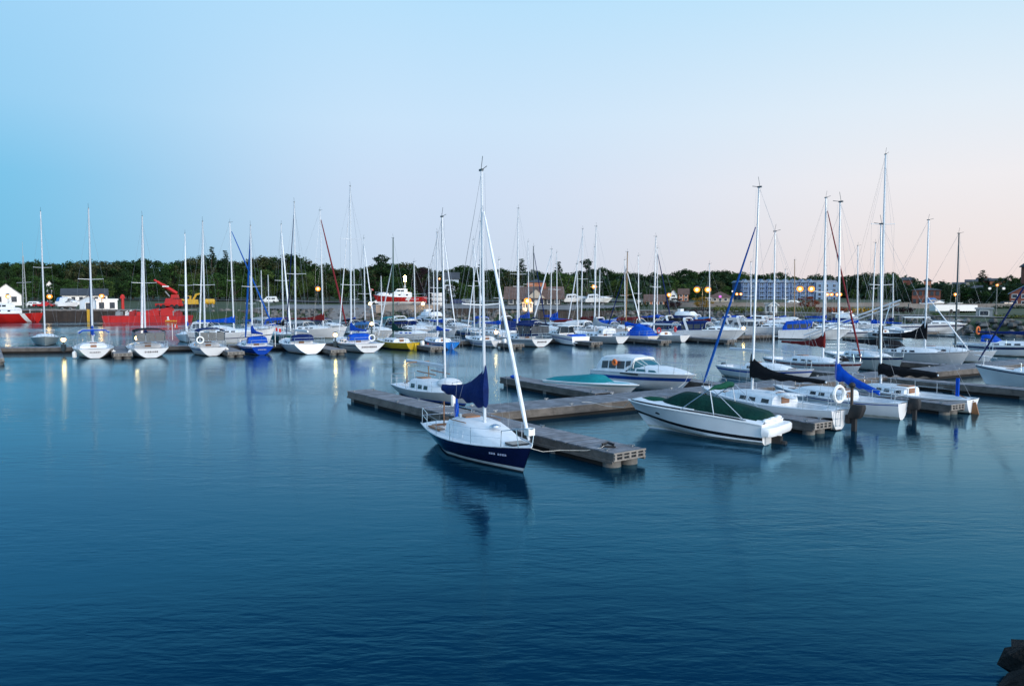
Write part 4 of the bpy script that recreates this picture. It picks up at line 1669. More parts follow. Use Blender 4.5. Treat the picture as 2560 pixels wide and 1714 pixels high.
lamp('orange lit lamp in front of the white gabled house', 22, 741, 176, power=110, r=.55)
lamp('orange lit lamp left of the pale blue boathouse', 126, 741, 177, power=110, r=.58)
lamp('orange lit lamp above the white shed on the quay', 256, 740, 176.5, power=110, r=.55)
lamp('orange lamp in the trees right of the maroon furled jib', 796, 722, 225, 'sodium_core', r=.72)
lamp('warm lamp at the left end of the lifeboat wall', 926, 759, 186, 'warm_white_glow', r=.5, power=120)
lamp('warm lamp at the right end of the lifeboat wall', 1057.5, 759, 186, 'warm_white_glow', r=.5, power=120)
lamp('small orange lamp in the trees right of the lifeboat', 1099, 697, 250, r=.35)
lamp('orange lamp glowing in front of the pavilion', 1319, 752, 176, 'sodium_core', r=.85, power=420)
lamp('orange lamp behind the twin pale masts', 1485, 716.5, 230, 'sodium_core', r=.72)
lamp('orange lamp in front of the orange brick shed', 1672, 737, 178, 'sodium_core', r=.5, power=120)
lamp('left twin headed lamp above the small yellow tree', 1755, 724, 178, 'sodium_core', r=.72, twin=1.25, power=200)
lamp('right twin headed lamp above the small red tree', 2012.5, 722, 172, 'sodium_core', r=.72, twin=1.25, power=200)
for px, lab in ((2067, 'leftmost lamp of the small lit row right of the apartment block'), (2077.5, 'second lamp of the small lit row right of the apartment block'), (2092, 'third lamp of the small lit row right of the apartment block'), (2099, 'rightmost lamp of the small lit row right of the apartment block')):
    lamp(lab, px, 736, 210, r=.5)
lamp('small orange lamp left of the apartment block', 1841, 735, 290, r=.55)
lamp('small orange lamp right beside the apartment block corner', 1851, 735, 292, r=.55)
lamp('tiny violet lit sign lamp on the brown roofed long house', 1799.5, 741, 283, 'violet_glow', r=.55)
lamp('tiny pale lamp beside the blue furled jib', 1830, 728, 300, 'cool_glow', r=.4)
lamp('orange lamp on a pole right of the warehouse', 2387, 736, 170, 'sodium_core', r=.4, power=150)
lamp('tall twin headed lamp with pale heads on the right bank', 2489, 721, 140, 'cool_glow', r=.26, twin=1.25)
lamp('small orange lamp above the tall twin lamp', 2490, 713, 190, r=.34)
for px, lab in ((999.5, 'upper lamp on the lifeboat mast'),):
    pass
for px, py, Y, lab in ((156.5, 849, 76, 'dock lamp on the walkway right of the grey sailboat'), (340, 845, 78, 'dock lamp beside the sailboat with the dark curtained canopy'), (837.5, 837, 81, 'dock lamp at the bow of the maroon furled jib'), (929, 809, 97, 'dock lamp behind the green sail cover'),
                       (1240, 830, 93, 'dock lamp beside the white sailboat with two outboards'), (1575, 823, 100, 'dock lamp beside the blue tarpaulin boat'), (1859.5, 820, 103, 'dock lamp on the bow of the large cruiser')):
    lamp(lab, px, py, Y, 'warm_white_glow', .27, group='dock pedestal lamps', name='dock_lamp', base=.5)
# lit white kiosk below the pavilion lamp
xk = XA(1319, 177.5)
kz = gz(xk, 177.5)
kk = thing('lit_kiosk', 'white posted kiosk glowing orange in front of the pavilion', 'kiosk', (xk, 177.5, kz))
m = MB()
for i in range(5):
    m.box((-1.05 + .52 * i, 0, 1.0), (.16, .16, 2.0))
    m.box((-1.05 + .52 * i, 1.2, 1.0), (.16, .16, 2.0))
m.build('post', 'white_paint', kk)
m = MB()
m.box((0, .6, .5), (2.2, 1.1, .9))
m.build('counter', 'white_paint', kk)
m = MB()
m.prism([(-1.5, 2.0), (1.5, 2.0), (0, 2.8)], -.3, 1.5)
m.build('roof', 'white_paint', kk, smooth=False)


# ------------------------------------------------------------------ docks
GD = 'floating wooden docks'
dock('long weathered dock arm in front of the navy sailboat, its slatted end nearest the camera', (-8.5, 43.4), (4.0, 26.35), 1.45, group=GD)
dock('wide main walkway leading from the navy sailboat to the right', (-1.75, 35.82), (42.6, 63.4), 2.4, .556, ends=(1,), group=GD)
dock('short dock arm behind the main walkway beside the teal covered speedboat', (5.05, 42.3), (-.2, 50.6), 1.3, .545, ends=(1,), group=GD)
dock('dock arm right of the green covered powerboat', (8.1, 40.3), (13.0, 32.4), 1.15, .55, ends=(1,), group=GD)
dock('dock arm right of the sailboat with the drooping blue sail cover', (17.1, 45.4), (21.7, 37.8), 1.15, .55, ends=(1,), group=GD)
dock('dock arm in front of the white hull at the right edge', (24.5, 50.1), (31.5, 40.6), 1.15, .55, ends=(1,), group=GD)
for a, b_, lab in (((12.6, 46.2), (7.9, 54.2), 'dock arm hidden behind the white canvas topped cruiser'), ((22.6, 52.3), (18.2, 59.6), 'dock arm between the blue striped and red striped sailboats'), ((33.2, 59.0), (28.8, 66.3), 'dock arm beside the grey hulled sailboat')):
    dock(lab, a, b_, 1.1, .55, ends=(1,), group=GD, big=False)
dock('far walkway behind the left row of sailboats', (-56, 78), (-30.2, 82.5), 1.8, .55, ends=(0,), group=GD, big=False)
dock('far walkway running behind the middle and right rows of boats', (-30, 82.6), (62, 114.6), 1.8, .553, ends=(1,), group=GD, big=False)
dock('dock arm at the left edge in front of the grey sailboat', (-53.5, 80), (-43.2, 64.8), 1.5, .55, ends=(1,), group=GD, big=False)
for px, py, lab in ((307, 884, 'dock arm between the blue framed sailboat and the dark canopy sailboat'), (590, 880, 'dock arm left of the blue hulled sailboat'), (846, 875, 'dock arm right of the broad white sailboat with a white stern post'), (1093, 868, 'dock arm right of the yellow sailboat'),
                    (1295, 861, 'dock arm left of the white sailboat with a navy dodger'), (1492, 856, 'dock arm right of the hardtop motorboat'), (1665, 852, 'dock arm right of the blue tarpaulin boat'), (1830, 850, 'dock arm under the bow of the large canopied cruiser')):
    g = G(px, py, .5)
    dock(lab, (g[0] - 5, g[1] + 8.66), g, 1.5, .55, ends=(1,), group=GD, big=False)
dock('inner walkway between the far boats and the stony shore', (-34, 118), (75, 128), 1.6, .55, ends=(0, 1), group=GD, big=False)

# ------------------------------------------------------------------ near boats
UN = (.5, -.86)
navy, nh = sail('navy blue sailboat with navy sail cover moored at the front dock', (.62, 25.05), (.497, -.868), 7.25, B=2.55, fb=.90, hull='navy_gelcoat', tr='navy_gelcoat', boot='pale_grey_gelcoat', bottom='antifoul_dark', cover='navy_canvas',
                jib='white_sailcloth', jibr=.060, jt=.89, H=10.25, mf=.56, bow=True, cab=(.34, .84), ch=.62, det=2, rake=.75, over=.55, sw=.60, chim=.95, h1=.34, dr=.28, fall=3.6, rk=.022, bl=3.55, ob=None, rud=None, ce=-.05, reg=True, toe='aluminium', sprd_z=.535, cw=.20, fs=.74, win='deck_white', hl=(.875, .09, .55), cprof=((0, .94), (.02, .98), (.2, 1), (.42, .92), (.64, .66), (.82, .38), (1, .05)))
m = MB()
for sg in (1, -1):
    m.tube([(3.9, .70 * sg, 1.30), (3.3, .76 * sg, 1.30), (2.8, .76 * sg, 1.28)], .02, 5)
m.build('grab_rail', 'teak', navy)
m = MB()
m.box((1.4, -.72, .76), (1.0, .26, .05))
m.box((1.2, .70, .76), (.9, .26, .05))
m.box((.55, 0, .72), (.12, 1.0, .06))
m.build('cockpit_seat', 'teak', navy)
m = MB()
m.tube([(1.5, .1, .5), (1.5, .1, 1.9)], .05, 6)
m.box((1.5, .1, 1.25), (.13, .13, .8))
m.build('boom_crutch', 'blue_canvas', navy)
m = MB()
m.tube([(1.2, -.3, .75), (1.0, -.2, 1.7)], .03, 5)
m.build('tiller', 'teak', navy)
m = MB()
for sg in (1, -1):
    m.tube([(3.05, .5 * sg, 1.38), (3.05, .5 * sg, 1.50)], .07, 8)
m.build('winch', 'steel', navy)
m = MB()
m.loft([[(4.9 + .20 * q * cos(a * pi / 5), -.05 + .20 * q * sin(a * pi / 5), 1.26 + z) for a in range(10)] for z, q in ((0, 1), (.05, .9), (.09, .3))])
m.build('deck_vent', 'steel', navy)
m = MB()
m.loft([[(7.15 + a * .14, b * .12, 1.42 + c) for a, b in ((-1, -1), (1, -1), (1, 1), (-1, 1))] for c in (-.11, .11)])
m.build('anchor_light', 'white_plastic', navy)
outboard(navy, .05, .38, .5, .9, 'rubber')

gs, gh = sail('small pale sailboat behind the left end of the front dock', G(1178, 1018, 0), (.60, -.80), 7.4, B=2.4, fb=.76, hull='pale_grey_gelcoat', boot='blue_trim', cover=None, mt=543, mf=.66, cab=(.30, .76), ch=.52, det=2, bow=True, rk=.024, spread=0, rud='teak')
m = MB()
m.box((1.9, 0, 2.0), (.06, 1.5, .06))
for sg in (1, -1):
    m.tube([(1.9, .72 * sg, .8), (1.9, .72 * sg, 2.0)], .035, 6)
m.build('boom_gallows', 'wood_spar', gs)
m = MB()
for sg in (-.45, .45):
    m.tube([(2.6, sg, 1.56), (4.6, sg, 1.5)], .03, 5)
m.build('cabin_top_rail', 'teak', gs)
m = MB()
m.ball((5.3, 0, 1.08), (.80, .66, .28), 0, 14, 8)
m.build('rolled_sail', 'white_canvas', gs)

# green covered powerboat
pb, ph = power('white powerboat under a dark green cover beside the front dock', (10.35, 30.75), (-.775, .632), 6.6, B=2.45, kind='bowrider', stripe=None, lowmat='black_trim', low=(.20, .33, .42), fb=1.16, fs=.84, plat=(.40, .46, .485, .34), camb=.17, hull='gelcoat', boot='stained_gelcoat', bottom='gelcoat')
m = MB()
h = ph
X = lambda t: h.edge(t)[0]


def canvas(m, st, n=12, skirt=.06):
    """st: (t, fraction of the half beam, height at the middle)"""
    rings = []
    fine = []
    for k in range(len(st) - 1):
        p0, p1, p2, p3 = st[max(k - 1, 0)], st[k], st[k + 1], st[min(k + 2, len(st) - 1)]
        for j in range(3):
            u = j / 3
            fine.append(tuple(.5 * (2 * b_ + (c_ - a_) * u + (2 * a_ - 5 * b_ + 4 * c_ - d_) * u * u + (3 * b_ - a_ - 3 * c_ + d_) * u ** 3) for a_, b_, c_, d_ in zip(p0, p1, p2, p3)))
    fine.append(st[-1])
    for t, f, hh in fine:
        x, y, z = h.edge(t)
        rings.append([(x, y * f * (-1 + 2 * i / n), z + hh * (1 - abs(-1 + 2 * i / n) ** 2.8) + .012 * sin(i * 1.7 + t * 9) * (1 if 0 < i < n else 0) + (.01 - skirt if i in (0, n) else .015)) for i in range(n + 1)])
    rings2 = [r + [(p[0], p[1] * .97, p[2] - .05) for p in r[::-1]] for r in rings]
    m.loft(rings2)


canvas(m, ((.012, .60, .16), (.03, .68, .32), (.08, .73, .37), (.16, .73, .42), (.28, .72, .50), (.40, .71, .57), (.50, .70, .62), (.58, .66, .60), (.64, .60, .44), (.69, .52, .26), (.73, .42, .15)))
m.build('cockpit_cover', 'green_canvas', pb)
m = MB()
canvas(m, ((.72, .50, .17), (.77, .56, .22), (.83, .52, .21), (.88, .40, .15), (.915, .2, .08)))
m.build('bow_cover', 'bright_green_canvas', pb)
for sg in (1, -1):
    m = MB()
    m.tube([(X(t), h.edge(t)[1] * (.91 - .03 * t) * sg, h.sheer(t) + .045) for t in [.10 + .86 * i / 16 for i in range(17)]], [.012] + [.034] * 14 + [.03, .02], 6)
    m.build('deck_stripe', 'black_trim', pb)
m = MB()
q = []
for i in range(9):
    s = -1 + 2 * i / 8
    q.append((X(.33) - .25 * (1 - s * s), s * 1.12, 2.16 - .12 * s * s + .03 * sin(i * 2)))
m.tube(q, [.03, .09, .12, .13, .13, .13, .12, .09, .03], 9)
m.build('rolled_bimini', 'bright_green_canvas', pb)
m = MB()
for sg in (1, -1):
    m.tube([(X(.52), 1.12 * sg, 1.14), (X(.33), 1.10 * sg, 2.06)], .022, 6)
    m.tube([(X(.30), 1.10 * sg, .98), (X(.33), 1.10 * sg, 2.06)], .026, 6)
    m.tube([(X(.12), 1.05 * sg, .98), (X(.31), 1.10 * sg, 2.06)], .016, 6)
m.build('bimini_frame', 'steel', pb)
m = MB()
for sg in (1, -1):
    x, y = h.at(.74, .82)
    m.ball((x, (y - .005) * sg, .82), (.16, .03, .055), 0, 10, 6)
m.build('porthole', 'tinted_glass', pb)
m = MB()
for k, y in enumerate((-.72, -.36, 0, .36, .72)):
    m.ball((.02, y * .9, .93 - .04 * (k % 2)), (.13, .21, .09), 0, 10, 6)
m.build('stern_cushion', 'white_plastic', pb)
m = MB()
m.box((-.2, 0, .03), (.35, .26, .50))
m.tube([(-.4, 0, -.02), (-.56, 0, -.02)], .14, 10)
m.build('stern_drive', 'rubber', pb)
m = MB()
m.box((-.03, .62, .25), (.08, .42, .42))
m.build('boarding_step', 'pale_grey_gelcoat', pb)
for sg in (1, -1):
    for t in (.12, .5, .9):
        x, y, z = h.edge(t)
        m = MB()
        m.tube([(x - .1, y * .93 * sg, z + .05), (x + .1, y * .93 * sg, z + .05)], .018, 5)
        m.build('cleat', 'steel', pb)

m1, _ = sail('white sailboat with black sail cover and swim ladder right of the green covered powerboat', (14.2, 33.4), (-.53, .85), 8.2, B=2.75, fb=1.12, hull='gelcoat', stripe='black_trim', sp=(.30, .46), boot='stained_gelcoat', bottom='antifoul_dark', cover='black_canvas', jib='blue_sailcloth', jibr=.056, jt=.86, mt=473, mf=.60,
             cab=(.36, .76), ch=.40, det=2, rk=.02, chim=.80, h1=.20, bl=4.1, bd=.05, ob=(-.16, 1.45, 'rubber', .35), ladder=True, sw=.50, over=.12, spread=1, sprd_z=.42, dr=.2)
m = MB()
rq = random.Random(2)
for k in range(16):
    m.ball((2.9 + rq.uniform(-.8, .8), -.1 + rq.uniform(-.5, .5), 1.24 + rq.uniform(-.06, .06)), (rq.uniform(.25, .5), rq.uniform(.1, .2), rq.uniform(.05, .11)), 0, 9, 6)
m.build('bundled_sail', 'white_sailcloth', m1)
m = MB()
m.box((-.1, -.55, 1.4), (.09, .09, .9))
po = m.build('stern_post', 'bark', m1)
m = MB()
m.ball((-.1, -.55, 1.95), (.15, .13, .13), 0, 8, 6)
m.build('post_cap', 'rubber', po)
m2, _ = sail('white sailboat with a drooping bright blue sail cover and black outboard', (18.35, 36.3), (-.58, .815), 7.2, B=2.5, fb=1.0, hull='gelcoat', stripe='blue_trim', sp=(.05, .10), boot='stained_gelcoat', bottom='white_plastic', cover='blue_canvas', mt=507, mf=.47, cab=(.38, .78), ch=.36, det=2, rk=-.012,
             chim=.65, h1=.32, bl=2.2, bd=.72, dr=.2, ob=(-.18, 1.25, 'rubber'), sw=.42, over=.1, sprd_z=.47, ce=0)
m3, _ = sail('small white sailboat with a long hanging black sail bag at the right dock arm', (22.75, 38.3), (-.56, .83), 7.0, B=2.3, fb=.88, hull='gelcoat', stripe='black_trim', sp=(.05, .09), boot='stained_gelcoat', cover='black_canvas', mt=561, mf=.68, cab=(.44, .82), ch=.34, det=2, rk=-.03, chim=.1, h1=.30, bl=3.1, bd=.1, dr=.32, sw=.52,
             over=.05, rud='teak', spread=0, cw=.22, stern_rail=False)
m = MB()
m.box((.7, .1, 1.25), (.14, .10, .9))
m.build('boom_crutch', 'blue_canvas', m3)
m4, _ = sail('white sailboat with blue stripe lying across the far side of the walkway', (19.75, 50.9), (.62, -.785), 7.2, B=2.5, fb=.98, hull='gelcoat', stripe='blue_trim', sp=(.10, .22), boot='stained_gelcoat', bottom='white_plastic', cover=None, mt=580, bow=True, cab=(.34, .76), ch=.38, det=2, rk=.004, mf=.58, sprd_z=.42)
outboard(m4, .05, .3, .55, .8, 'dark_aluminium')
m5, h5 = power('low white speedboat with teal cover beside the short dock arm', (7.05, 43.2), (.68, -.73), 6.5, B=2.2, kind='bowrider', bow=True, fb=.86, fs=.70, stripe='teal_gelcoat', sp=(.10, .14), hull='gelcoat', boot='pale_grey_gelcoat', bottom='pale_grey_gelcoat')
h = h5
m = MB()
canvas(m, ((-.01, .80, .03), (.05, .90, .14), (.2, .92, .22), (.4, .90, .36), (.5, .84, .42), (.58, .74, .36), (.66, .58, .08), (.68, .5, .02)))
m.build('cockpit_cover', 'teal_canvas', m5)
m = MB()
canvas(m, ((.70, .40, .02), (.78, .34, .035), (.86, .22, .03), (.9, .08, .02)), skirt=.0)
m.build('bow_decal', 'teal_gelcoat', m5)
m6, _ = power('white cabin cruiser with cream canvas top and blue lower band', (10.7, 45.3), (.60, -.80), 7.7, B=2.7, kind='cruiser', bow=True, fb=1.22, fs=1.0, stripe='blue_trim', sp=(.26, .47), hull='gelcoat', boot='pale_grey_gelcoat', bottom='pale_grey_gelcoat', top='white_canvas', glass='teal_glass', th=.80, cabh=.36, det=2)
m = MB()
for sg in (1, -1):
    m.box((3.6, 1.33 * sg, 1.02), (1.5, .05, .09))
m.build('side_vent', 'black_trim', m6)

sail('sailboat with red stripe and maroon boom cover and maroon furled jib', (24.4, 54.2), (.42, -.91), 8.8, B=2.8, fb=1.15, hull='gelcoat', stripe='maroon_paint', sp=(.10, .24), boot='stained_gelcoat', cover='maroon_canvas', jib='maroon_sailcloth', jibr=.058, mt=497, bow=True, mf=.60, det=1, rk=.004, chim=.85, h1=.25, bl=4.2, sprd_z=.47)
m8, _ = sail('tall masted white sailboat with navy bow stripe and long black boom cover', (28.75, 57.2), (.12, -.99), 9.6, B=3.1, fb=1.30, hull='cream_gelcoat', stripe='navy_trim', sp=(.04, .20), boot='stained_gelcoat', cover='black_canvas', mt=391, bow=True, mf=.70, det=1, chim=.25, h1=.3, bl=5.4, rk=.002, spread=2, jib=None)
m = MB()
m.tube([(6.72, 0, 1.7), (6.72, 0, 3.5)], .17, 10)
m.build('mast_boot', 'black_canvas', m8)
sail('grey hulled sailboat with white cabin and tall black sail cover', (37.3, 63.4), (.62, -.785), 9.4, B=3.0, fb=1.25, hull='pale_grey_gelcoat', stripe='navy_trim', sp=(.04, .08), boot='pale_grey_gelcoat', cover='black_canvas', jib='white_sailcloth', jibr=.05, jt=.48, mt=552, bow=True, mf=.62, det=1, rk=.002, chim=1.3, h1=.35, bl=4.6, sprd_z=.42,
     dodger='black_canvas')
sail('white sailboat with a dark brown mast behind the grey hulled sailboat', (41.2, 66.2), (.60, -.8), 8.8, B=2.8, fb=1.1, hull='gelcoat', boot='stained_gelcoat', cover=None, mt=585, bow=True, mf=.62, spar='dark_aluminium', det=1, rk=.002)
sail('white sailboat with double navy stripe and blue dodger at the right edge', (51.2, 71.5), (.70, -.71), 9.5, B=3.0, fb=1.35, hull='gelcoat', stripe='navy_trim', sp=(.14, .36), boot='stained_gelcoat', cover='navy_canvas', jib=None, H=13, bow=True, mf=.82, cab=(.34, .8), det=1, dodger='blue_canvas', bl=6.2)
sail('white bowed sailboat entering from the right edge with a blue furled jib', (30.0, 50.4), (-.74, .67), 8.5, B=2.9, fb=1.35, hull='gelcoat', stripe='navy_trim', sp=(.06, .14), boot='stained_gelcoat', bottom='white_plastic', cover=None, jib='navy_sailcloth', jibr=.05, H=12.5, bow=True, mf=.40, det=2)
# dinghy with covered outboard on the walkway side
tb, h = power('small white runabout with a black and white cloth over its engine', (24.4, 57.6), (-.86, .5), 4.2, B=1.7, kind='bowrider', fb=.85, fs=.7)
m = MB()
m.ball((.1, 0, .95), (.62, .55, .42), 0, 12, 8)
m.build('engine_cover', 'black_canvas', tb)
m = MB()
for a, y in ((.2, .3), (-.1, -.1), (.4, -.25)):
    m.ball((a, y, 1.22), (.22, .16, .12), 0, 8, 6)
m.build('engine_cover_patch', 'white_canvas', tb)

# ------------------------------------------------------------------ the far row, sterns towards the camera
HE = (-.5, .866)
GE = 'sailboats moored stern out in the far row'
sail('white sailboat with a blue framed cockpit and blue sail cover, second from the left', G(238, 897), HE, 9.3, hull='cream_gelcoat', tr='gelcoat', boot='stained_gelcoat', cover='blue_canvas', jib='navy_sailcloth', mt=524, mf=.55, bimini=('blue_canvas', 'open'), name=(.9, .13, 'letter_dark'), chim=.9, bf=1.12, group=GE, hatch='teak', sw=.72)
sail('white sailboat with a dark canopy and clear curtains, third from the left', G(379, 896), HE, 9.6, hull='gelcoat', boot='stained_gelcoat', cover='navy_canvas', jib='white_sailcloth', jibr=.10, mt=543, mf=.58, bimini=('black_canvas', 'closed'), name=(1.1, .16, 'letter_dark'), bf=1.12, group=GE, sw=.80)
sail('white sailboat with a dark blue bimini and life ring left of the white side-on sailboat', G(534, 891), HE, 8.6, hull='gelcoat', stripe='blue_trim', sp=(.14, .24), boot='stained_gelcoat', cover=None, jib='white_sailcloth', mt=556, bimini=('navy_canvas', 'closed'), bf=1.12, group=GE, sw=.74)
sail('bright blue hulled sailboat with blue sail cover', G(657, 888), HE, 8.2, hull='blue_gelcoat', stripe='gelcoat', sp=(.04, .12), boot='stained_gelcoat', bottom='antifoul_blue', cover='blue_canvas', jib='blue_sailcloth', jibr=.09, mt=566, dodger='blue_canvas', chim=.8, name=(.7, .12, 'letter_white'), bf=1.12, group=GE, ce=-.6)
sail('broad white sailboat with open stern and a white stern post', G(776, 885), HE, 9.6, hull='gelcoat', boot='stained_gelcoat', cover=None, jib='navy_sailcloth', jibr=.05, mt=509, dodger='navy_canvas', bf=1.12, group=GE, sw=.86, fs=1.0, over=-.5)
sail('large white sailboat with rounded transom, navy stripe and blue sail cover', G(925, 883), HE, 10.2, hull='gelcoat', stripe='navy_trim', sp=(.16, .26), boot='stained_gelcoat', cover='blue_canvas', mt=470, dodger='blue_canvas', name=(1.5, .2, 'letter_dark'), bf=1.12, group=GE, sw=.82, chim=.9, jib='white_sailcloth', jibr=.05, spread=2)
sail('yellow hulled sailboat with green mast and green sail cover', G(1037, 876), (-.62, .785), 8.0, hull='yellow_gelcoat', tr='yellow_gelcoat', boot='antifoul_dark', cover='green_canvas', jib='white_sailcloth', jibr=.06, mt=597, spar='green_spar', ob=(-.25, 1.2, 'white_plastic'), bf=1.12, group=GE, chim=.9, jt=.8, rud='yellow_gelcoat')
sail('white decked sailboat with bright sky blue hull and blue rudder', G(1130, 874), (-.45, .89), 7.4, hull='sky_blue_gelcoat', stripe='gelcoat', sp=(.03, .2), boot='sky_blue_gelcoat', bottom='sky_blue_gelcoat', cover='blue_canvas', mt=583, rud='sky_blue_gelcoat', bf=1.12, group=GE, rk=.005)
sail('white sailboat with thin blue stripe and two white outboards', G(1247, 869), (-.52, .85), 7.6, hull='gelcoat', stripe='blue_trim', sp=(.32, .42), boot='stained_gelcoat', cover=None, mt=556, ob=(-.2, 1.2, 'white_plastic'), jib='white_sailcloth', jibr=.06, bf=1.12, group=GE, rud='white_plastic')
sail('white sailboat with a navy dodger and broad lettered transom', G(1356, 868), (-.52, .85), 9.4, hull='gelcoat', stripe='navy_trim', sp=(.18, .26), boot='stained_gelcoat', bottom='antifoul_red', cover='black_canvas', mt=524, dodger='navy_canvas', bimini=('navy_canvas', 'closed'), name=(1.2, .2, 'letter_dark'), bf=1.12, group=GE, sw=.78)
p, _ = power('small white motorboat with a hardtop and blue engine cover', G(1452, 863), (-.5, .866), 7.0, B=2.7, kind='hardtop', stripe='blue_trim', sp=(.3, .42), hull='gelcoat', top='white_paint', group='motorboats moored in the far row')
m = MB()
m.box((.9, 0, 1.12), (1.1, 2.1, .24), taper=.9)
m.build('engine_cover', 'blue_canvas', p)
sail('white sailboat with a grey sail cover and heart shaped transom', G(1556, 860), (-.55, .835), 9.2, hull='pale_grey_gelcoat', tr='gelcoat', boot='pale_grey_gelcoat', cover='grey_canvas', mt=568, bf=1.12, group=GE, sw=.60, chim=1.3, dodger='white_canvas')
bt, hbt = sail('white sailboat under a bright blue tarpaulin with a wooden mast', G(1634, 857), (-.62, .785), 8.2, hull='gelcoat', tr='cream_gelcoat', boot='stained_gelcoat', cover='blue_canvas', mt=631, spar='wood_spar', bf=1.12, group=GE, sw=.66, jib='navy_sailcloth', jibr=.06, jt=.85)
m = MB()
m.loft([[(x, y, z) for y, z in ((-w_, .85), (-w_ * .55, .85 + hh * .8), (0, .85 + hh), (w_ * .55, .85 + hh * .8), (w_, .85))] for x, w_, hh in ((.2, 1.05, .3), (1.0, 1.2, 1.15), (2.4, 1.3, 1.5), (3.4, 1.2, .9))])
m.build('tarpaulin', 'blue_canvas', bt)
sail('white sailboat with a red life ring at the right end of the stern row', G(1713, 856), (-.62, .785), 9.0, hull='pale_grey_gelcoat', tr='gelcoat', boot='pale_grey_gelcoat', cover=None, mt=593, bf=1.12, group=GE, sw=.56)

# far side of the far walkway, bows this way or side on
GF = 'sailboats moored behind the far walkway'
HF = (.5, -.866)
sail('grey hulled sailboat at the far left behind the walkway', G(112, 866), HF, 9.0, hull='grey_gelcoat', boot='grey_gelcoat', cover=None, mt=530, bow=True, mf=.60, group=GF, sprd_z=.58)
sail('white sailboat with a low blue sail cover behind the left walkway', G(466, 857), (.35, -.94), 8.4, hull='gelcoat', boot='stained_gelcoat', cover='blue_canvas', mt=585, bow=True, jib='white_sailcloth', jibr=.09, group=GF)
sail('long white sailboat seen side on with dark waterline and blue sail cover', G(478, 858), (1, -.08), 10.4, hull='gelcoat', stripe='navy_trim', sp=(.62, .72), boot='stained_gelcoat', bottom='gelcoat', cover='blue_canvas', mt=558, jib='blue_sailcloth', jibr=.09, mf=.52, group=GF, chim=.5, h1=.35, fb=1.8)
sail('green sterned sailboat with a white furled jib and black sail cover', G(728, 857), HF, 8.6, hull='green_gelcoat', stripe='gelcoat', sp=(.03, .15), boot='green_gelcoat', cover='black_canvas', mt=562, bow=True, jib='white_sailcloth', jibr=.10, group=GF, chim=.7)
sail('cream sailboat seen side on with a maroon furled jib and maroon sail cover', G(868, 846), (.93, -.36), 11, fb=1.6, hull='gelcoat', boot='stained_gelcoat', cover='maroon_canvas', mt=528, bow=True, jib='maroon_sailcloth', jibr=.11, group=GF, mf=.66, chim=.9, spread=1, sprd_z=.62)
sail('white sailboat with a furled white jib left of the yellow sailboat', G(938, 851), HF, 8.6, hull='gelcoat', boot='stained_gelcoat', cover='navy_canvas', mt=597, bow=True, jib='white_sailcloth', group=GF, sprd_z=.45)
sail('white sailboat with a dark green mast and black mast boot behind the sky blue sailboat', G(1140, 846), HF, 9.4, hull='gelcoat', boot='stained_gelcoat', cover='blue_canvas', mt=543, spar='dark_aluminium', bow=True, jib='white_sailcloth', group=GF)
sail('white and blue sailboat between the sky blue sailboat and the navy mast', G(1215, 843), HF, 8.2, hull='gelcoat', stripe='blue_trim', sp=(.3, .6), boot='stained_gelcoat', cover=None, mt=600, bow=True, jib='white_sailcloth', group=GF)
sail('white sailboat with slim mast behind the two outboards sailboat', G(1330, 840), HF, 8.4, hull='gelcoat', boot='stained_gelcoat', cover='blue_canvas', mt=605, bow=True, group=GF)

# ------------------------------------------------------------------ cruisers of the right far row
GC = 'cabin cruisers moored in the far row'
power('large white cruiser with dark canvas canopy behind the blue furled jib', G(1868, 854), (.83, -.56), 9.4, stripe=None, hull='gelcoat', boot='navy_trim', top='navy_canvas', bow=True, arch=True, group=GC, th=1.05)
power('sleek white cruiser with raked windshield right of the tall pale mast', G(2004, 846), (.83, -.56), 10, hull='gelcoat', boot='stained_gelcoat', top='grey_canvas', bow=True, arch=True, group=GC)
power('white cruiser with a rounded hard cabin top behind the sleek cruiser', G(2010, 829), (.85, -.5), 9.5, kind='hardtop', hull='gelcoat', stripe='blue_trim', sp=(.4, .6), top='white_paint', bow=True, group=GC)
power('white cruiser with a navy top left of the large canopied cruiser', G(1756, 848), (.75, -.66), 7.6, hull='gelcoat', top='navy_canvas', bow=True, group=GC)
power('white flybridge cruiser with a maroon enclosed bridge', G(1672, 840), (.75, -.66), 9.0, kind='cruiser', hull='gelcoat', top='maroon_canvas', bow=True, group=GC, th=1.25)
power('white flybridge motor yacht with a tall white bridge behind the canopied cruiser', G(1815, 829), (.8, -.6), 10, kind='fly', hull='gelcoat', top='navy_canvas', bow=True, group=GC, th=1.15)
power('white cruiser with black canvas and clear windows right of the maroon bridge', G(1715, 838), (.8, -.6), 8.4, hull='gelcoat', top='black_canvas', bow=True, group=GC, th=1.1)
power('white cruiser with light blue canvas at the right end of the cruiser row', G(2145, 838), (.85, -.5), 8.4, hull='gelcoat', top='light_blue_canvas', bow=True, group=GC, th=.85)
power('white cruiser with a blue canvas top half hidden behind the sleek cruiser', G(1916, 826), (.8, -.6), 8, hull='gelcoat', top='blue_canvas', bow=True, group=GC)
power('white cabin cruiser with navy stripe and red cloth near the stony bank', G(2418, 835), (.95, -.3), 10.2, kind='hardtop', hull='gelcoat', stripe='navy_trim', sp=(.24, .44), top='white_paint', bow=True, group=GC)
p, _ = power('small white cuddy boat with an orange ring left of the navy striped cruiser', G(2270, 842), (-.5, .86), 5.5, kind='bowrider', hull='gelcoat', stripe='navy_trim', sp=(.2, .28), group=GC)
sail('white sailboat with dark stripe and a blue sail cover beside the light blue canopy', G(2205, 845), (.9, -.4), 9, hull='gelcoat', stripe='navy_trim', sp=(.14, .3), boot='stained_gelcoat', cover='blue_canvas', mt=615, bow=True, group=GC, cat='sailboat', mf=.66)
